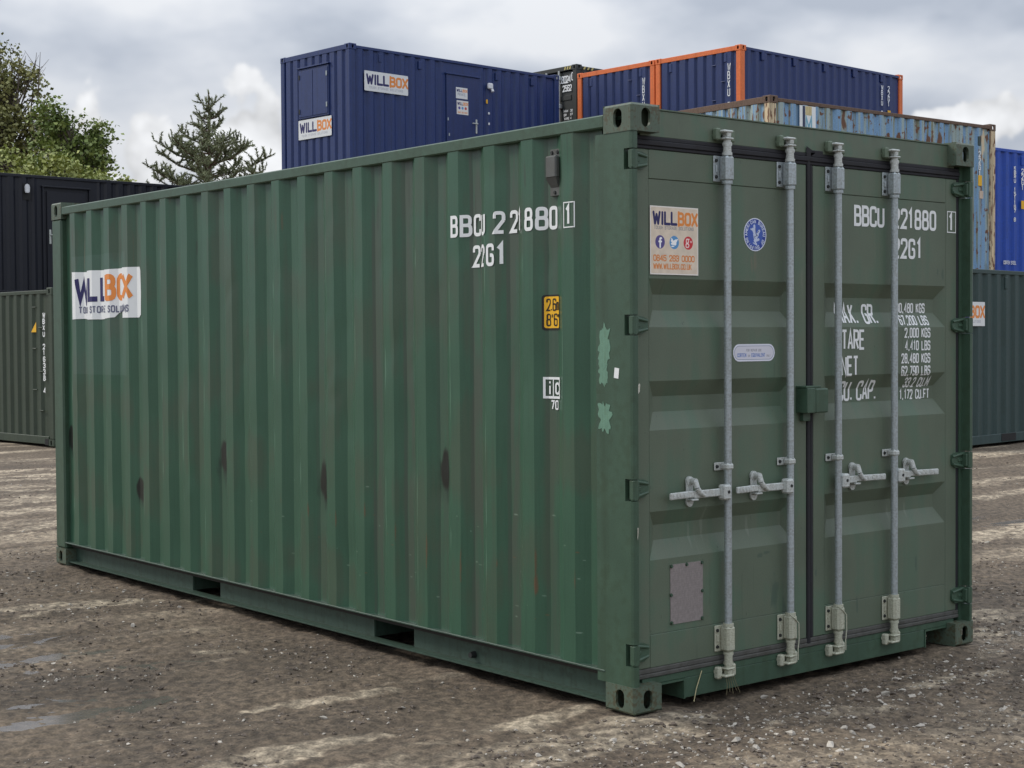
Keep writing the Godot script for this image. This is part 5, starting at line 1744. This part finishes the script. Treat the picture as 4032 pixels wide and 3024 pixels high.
	mb.span(Vector3(1.98, 2.22, 0.0025), Vector3(2.03, 2.30, 0.05))
	part(lp, "bulkhead_lamp", mb, M.lamp_white)

	# --- lower tiers that carry the stacks, out of sight behind the green container
	var under := [["slate green container below the navy blue office, lower of two", Vector3(13.099, -0.119, -22.118), 4.22, M.slate_green], ["slate green container directly under the navy blue office", Vector3(13.099, 2.472, -22.118), 4.22, M.dark_green],
		["dark green container at the foot of the nearer orange-framed stack", Vector3(20.20, 0.02, -17.93), 3.5, M.dark_green], ["slate green container directly under the nearer orange-framed box", Vector3(20.20, 2.615, -17.93), 3.5, M.slate_green],
		["dark green container at the foot of the farther orange-framed stack", Vector3(20.20, 0.02, -17.93) + Vector3(-sin(oy), 0, -cos(oy)) * 2.462, 3.5, M.slate_green], ["dark green container directly under the farther orange-framed box", Vector3(20.20, 2.615, -17.93) + Vector3(-sin(oy), 0, -cos(oy)) * 2.462, 3.5, M.dark_green],
		["dark green container at the foot of the hazard-striped stack", Vector3(20.05, 0.0, -23.0), 3.5, M.dark_green], ["slate green container directly under the hazard-striped box", Vector3(20.05, 2.591, -23.0), 3.5, M.slate_green],
		["dark green container directly under the rusty pale blue one", Vector3(14.5, -0.013, -12.07), -1.0, M.dark_green], ["dark green container directly under the bright blue one", Vector3(20.75, 0.0, -12.4), 0.0, M.slate_green],
		["dark green container directly under the black office", Vector3(6.1, -0.10, -26.5), 4.22, M.dark_green]]
	for u in under: stack_box(u[0], u[1], deg_to_rad(u[2]), {wall = u[3], plain = true, group = "lower tiers of the stacks"})

func rusty() -> void:
	var mats := []
	for pass_ in 2:
		var W := 1024
		var H := 512
		var run := streak_bytes(121 + pass_ * 9, W, H, 0.03, 6)
		var run2 := streak_bytes(122 + pass_ * 9, W, H, 0.08, 14)
		var pat := noise_bytes(noise(123 + pass_ * 9, 0.022, 5), W, H)
		var fine := noise_bytes(noise(124, 0.2, 3), W, H)
		var px := PackedByteArray()
		px.resize(W * H * 3)
		var blue := rgb(124, 160, 194)
		var teal := rgb(158, 174, 172)
		var olive := rgb(128, 128, 104)
		var rust := rgb(112, 76, 56)
		var cream := rgb(222, 200, 164)
		for i in W * H:
			var k := clampf((run[i] - 128) / 40.0, 0, 1)
			var e := clampf((run2[i] - 162) / 30.0, 0, 0.9)
			var r := smoothstep(178, 192, pat[i] * 0.8 + run2[i] * 0.28 + (10 if pass_ == 1 else 0))
			var g := 1.0 + (fine[i] - 128) / 128.0 * 0.09
			var c := blue.lerp(teal, k).lerp(olive, e).lerp(rust, r)
			if pass_ == 1:
				c = cream.lerp(rgb(150, 140, 116), clampf((run2[i] - 118) / 60.0, 0, 1)).lerp(rust, smoothstep(148, 168, pat[i] * 0.75 + run[i] * 0.3))
			px[i * 3] = int(clampf(c.r * g, 0, 1) * 255)
			px[i * 3 + 1] = int(clampf(c.g * g, 0, 1) * 255)
			px[i * 3 + 2] = int(clampf(c.b * g, 0, 1) * 255)
		if pass_ == 0:
			var f := noise(126, 0.05, 3)
			var rs := RandomNumberGenerator.new()
			rs.seed = 31
			for j in 22:
				var x := (0.25 + 0.75 * pow(rs.randf(), 0.7)) * W
				var y := rs.randf_range(0.06, 0.5) * H
				blot(px, W, H, x, y, rs.randf_range(2, 12), 8.0 + 50.0 * pow(rs.randf(), 2.0), rust if rs.randf() < 0.75 else rgb(94, 96, 92), 0.95, f, 0.7, 0.3)
			for j in 6: blot(px, W, H, rs.randf_range(0.93, 0.985) * W, rs.randf_range(0.1, 0.95) * H, 9, 60, [rust, cream, rgb(120, 140, 150)][j % 3], 0.9, f, 0.7, 0.4)
		var m := flat(Color.WHITE, 0.65)
		m.albedo_texture = from_bytes(px, W, H)
		if pass_ == 1:
			m.uv1_triplanar = true
			m.uv1_world_triplanar = true
			m.uv1_scale = Vector3(0.5, 0.35, 0.5)
		mats.append(m)
	var brown := worn(rgb(120, 98, 84), 0.8, 0.0, M.t_metal, 2.0)
	var ru := stack_box("rusty pale blue container with cream peeling posts, resting on a green one", Vector3(14.5, 2.578, -12.07), deg_to_rad(-1.0), {wall = mats[0], frame = brown, rail = brown, post = mats[1], cast = brown, end_rail = brown, high = 2.896, vents = [["side", 5.56, 2.56]], vent_mat = M.slate_green})
	var mb := MB.new()
	mb.span(Vector3(0.70, 2.10, -0.004), Vector3(1.09, 2.79, 0.001))
	var lg := part(ru, "logo_panel", mb, M.paint_white, "faded white panel with a dark stripe and blue letter")
	mb = MB.new()
	mb.span(Vector3(0.77, 2.10, 0.001), Vector3(0.83, 2.785, 0.003))
	part(lg, "stripe", mb, flat(rgb(50, 60, 90), 0.6))
	mb = MB.new()
	mb.span(Vector3(0.84, 2.64, 0.001), Vector3(0.99, 2.785, 0.003))
	part(lg, "faded_field", mb, worn(rgb(226, 208, 158), 0.6))
	far_text(ru, false, "M", 0.26, 0.10, 0.0, 0.045, Vector2(0.855, 2.35), flat(rgb(126, 176, 196), 0.6), false, "", 0.006)
	far_text(ru, false, "22G1", 0.09, 0.05, 0.03, 0.02, Vector2(5.535, 2.28), M.paint_white, true)
	mb = MB.new()
	mb.span(Vector3(5.52, 1.75, -0.006), Vector3(5.63, 1.94, 0.002))
	part(ru, "height_label", mb, M.yellow)
	mb = MB.new()
	mb.span(Vector3(5.56, 1.52, -0.006), Vector3(5.67, 1.66, 0.002))
	part(ru, "label", mb, worn(rgb(224, 200, 180), 0.6))

# ---------------------------------------------------------------- trees
func leaf_material(c: Color) -> StandardMaterial3D:
	var m := flat(Color.WHITE, 0.7)
	m.vertex_color_use_as_albedo = true
	m.cull_mode = BaseMaterial3D.CULL_DISABLED
	m.backlight_enabled = true
	m.backlight = c
	return m

func leaf(mb: MB, p: Vector3, size: float, rs: RandomNumberGenerator) -> void:
	var b := Basis.from_euler(Vector3(rs.randf_range(-1.2, 1.2), rs.randf() * TAU, rs.randf_range(-1.2, 1.2)))
	var l := size
	var w := size * rs.randf_range(0.4, 0.6)
	mb.face([p, p + b * Vector3(w, 0.02, l * 0.5), p + b * Vector3(0, 0, l), p + b * Vector3(-w, 0.02, l * 0.5)], b.y)

func broad_tree(label: String, at: Vector3, h: float, crown: Array, n: int, size: float, tint: Array, seed_: int, bare := 0) -> void:
	var o := thing("broadleaf_tree", label, "tree", at, deg_to_rad(-39.0), "trees beyond the yard")
	var rs := RandomNumberGenerator.new()
	rs.seed = seed_
	var tr := MB.new()
	tr.cyl(Vector3.ZERO, Vector3(0, h * 0.5, 0), h * 0.020, h * 0.013, 10)
	tr.cyl(Vector3(0, h * 0.5, 0), Vector3(0.1, h * 0.86, 0.1), h * 0.013, h * 0.004, 8)
	var cl := []
	for c in crown:
		var k := int(24 * c[3])
		for i in k:
			var d := Vector3(rs.randfn(), rs.randfn(), rs.randfn()).normalized() * pow(rs.randf(), 0.42)
			var p: Vector3 = Vector3(c[0], c[1], c[2]) + d * Vector3(c[3], c[4], c[3])
			cl.append([p, rs.randf_range(0.30, 0.70)])
			var root := Vector3(p.x * 0.1, clampf(p.y - 1.2 - absf(p.x) * 0.5, h * 0.3, h * 0.85), p.z * 0.1)
			var mid := root.lerp(p, 0.55) + Vector3(rs.randf_range(-0.2, 0.2), 0.25, rs.randf_range(-0.2, 0.2))
			tr.cyl(root, mid, 0.06, 0.035, 5, false)
			tr.cyl(mid, p, 0.035, 0.012, 5, false)
	for i in bare:
		var q: Vector3 = Vector3(rs.randf_range(0.3, 2.0), h * 0.80, rs.randf_range(-1, 1))
		var top := q + Vector3(rs.randf_range(0.2, 1.1), rs.randf_range(1.6, 3.6), rs.randf_range(-0.4, 0.4))
		tr.cyl(q, top, 0.05, 0.012, 5, false)
		for j in 7:
			var s := q.lerp(top, rs.randf_range(0.35, 0.95))
			tr.cyl(s, s + Vector3(rs.randf_range(-0.6, 0.6), rs.randf_range(0.25, 0.9), rs.randf_range(-0.5, 0.5)), 0.018, 0.008, 4, false)
	part(o, "trunk", tr, worn(rgb(112, 102, 92), 0.9))
	var mb := MB.new()
	mb.use_col = true
	for c in cl:
		var shade := rs.randf()
		var base: Color = tint[0].lerp(tint[1], shade)
		for i in n:
			var d: Vector3 = Vector3(rs.randfn(), rs.randfn() * 0.75, rs.randfn()) * c[1] * 0.55
			var k := rs.randf_range(0.7, 1.25)
			mb.col = Color(base.r * k, base.g * k, base.b * k)
			leaf(mb, c[0] + d, size * rs.randf_range(0.7, 1.3), rs)
	part(o, "crown", mb, leaf_material(rgb(60, 76, 30)))

func pine(label: String, at: Vector3, h: float) -> void:
	var o := thing("pine_tree", label, "tree", at, 0.0, "trees beyond the yard")
	var rs := RandomNumberGenerator.new()
	rs.seed = 77
	var tr := MB.new()
	tr.cyl(Vector3.ZERO, Vector3(0, h * 0.6, 0), 0.24, 0.12, 10)
	tr.cyl(Vector3(0, h * 0.6, 0), Vector3(0, h, 0), 0.12, 0.03, 8)
	var mb := MB.new()
	mb.use_col = true
	var tuft := func(a: Vector3, b: Vector3, r: float) -> void:
		var d := (b - a)
		var k := int(d.length() / 0.013)
		for i in k:
			var p := a.lerp(b, (i + rs.randf()) / k)
			var side := Vector3(rs.randfn(), rs.randfn(), rs.randfn()).normalized()
			var dir := (side + d.normalized() * 0.9).normalized() * r * rs.randf_range(0.7, 1.2)
			var w := dir.cross(side + Vector3(0.3, 0.2, 0.1)).normalized() * 0.032
			var q := rs.randf_range(0.7, 1.3)
			mb.col = Color(0.215 * q, 0.238 * q, 0.130 * q)
			mb.face([p - w, p + w, p + dir], Vector3.UP)
	tuft.call(Vector3(0, h - 1.3, 0), Vector3(0, h + 0.15, 0), 0.20)
	var y := h - 0.9
	var reach := 0.40
	while y > h - 9.5:
		var n := rs.randi_range(5, 7)
		var a0 := rs.randf() * TAU
		for i in n:
			var an := a0 + TAU * i / n + rs.randf_range(-0.25, 0.25)
			var L := reach * rs.randf_range(0.75, 1.2)
			var dir := Vector3(cos(an), 0, sin(an))
			var b0 := Vector3(0, y + rs.randf_range(-0.2, 0.2), 0)
			var b1 := b0 + dir * L * 0.6 + Vector3(0, L * 0.14, 0)
			var b2 := b0 + dir * L + Vector3(0, L * 0.34 + 0.15, 0)
			tr.cyl(b0, b1, 0.05, 0.03, 5, false)
			tr.cyl(b1, b2, 0.03, 0.015, 5, false)
			tuft.call(b1.lerp(b0, 0.2), b2, 0.17)
			tuft.call(b2, b2 + Vector3(0, 0.35, 0) + dir * 0.1, 0.16)
			var m := int(L * 5.5)
			for j in m:
				var f := rs.randf_range(0.25, 1.0)
				var s := b0.lerp(b1, f / 0.6) if f < 0.6 else b1.lerp(b2, (f - 0.6) / 0.4)
				var e := s + Vector3(rs.randf_range(-0.6, 0.6), rs.randf_range(0.15, 0.6), rs.randf_range(-0.6, 0.6)) * (0.6 + 0.3 * L / 3.0)
				tr.cyl(s, e, 0.018, 0.010, 4, false)
				tuft.call(s, e + (e - s) * 0.25, 0.17)
		y -= 0.62
		reach = minf(reach + (0.22 if y > h - 2.6 else 0.62), 3.0)
	part(o, "trunk", tr, worn(rgb(118, 98, 84), 0.9))
	part(o, "crown", mb, leaf_material(rgb(46, 56, 36)))

func trees() -> void:
	var g := [Color(0.12, 0.17, 0.045), Color(0.25, 0.30, 0.085)]
	var olive := [Color(0.17, 0.18, 0.065), Color(0.31, 0.30, 0.12)]
	var lime := [Color(0.20, 0.24, 0.065), Color(0.34, 0.36, 0.11)]
	broad_tree("tall olive broadleaf tree at the left edge with bare twigs above its crown", Vector3(29.0, 0, -80.9), 18.0, [[-3.2, 15.0, 0, 2.6, 2.6], [0.0, 16.2, 0, 1.5, 1.9], [1.7, 13.4, 0.4, 1.9, 2.3], [-1.2, 12.2, 0, 3.2, 2.8], [-5.6, 13.0, 0, 3.0, 3.4], [-1.5, 14.2, 0.5, 2.2, 2.6]], 44, 0.20, olive, 5, 7)
	broad_tree("dark green broadleaf tree between the tall olive tree and the pine", Vector3(29.85, 0, -74.05), 14.0, [[-0.9, 13.0, 0, 1.0, 1.5], [0.4, 11.5, 0, 1.4, 1.6], [-0.9, 10.8, 0.3, 1.7, 2.2], [1.1, 10.2, 0.0, 1.1, 1.6], [1.2, 12.3, 0.0, 0.5, 0.8]], 50, 0.20, g, 8)
	broad_tree("low yellow green bushy tree over the black office roof", Vector3(26.5, 0, -69.0), 10.4, [[-3.0, 9.0, 0, 2.6, 2.0], [0.4, 9.0, 0.6, 2.2, 1.9], [2.4, 8.6, 0.0, 1.4, 1.5], [-5.4, 9.0, 0, 2.0, 2.0]], 85, 0.18, lime, 14)
	pine("dark green pine with a pointed top standing alone against the clouds", Vector3(37.07, 0, -72.77), 15.2)
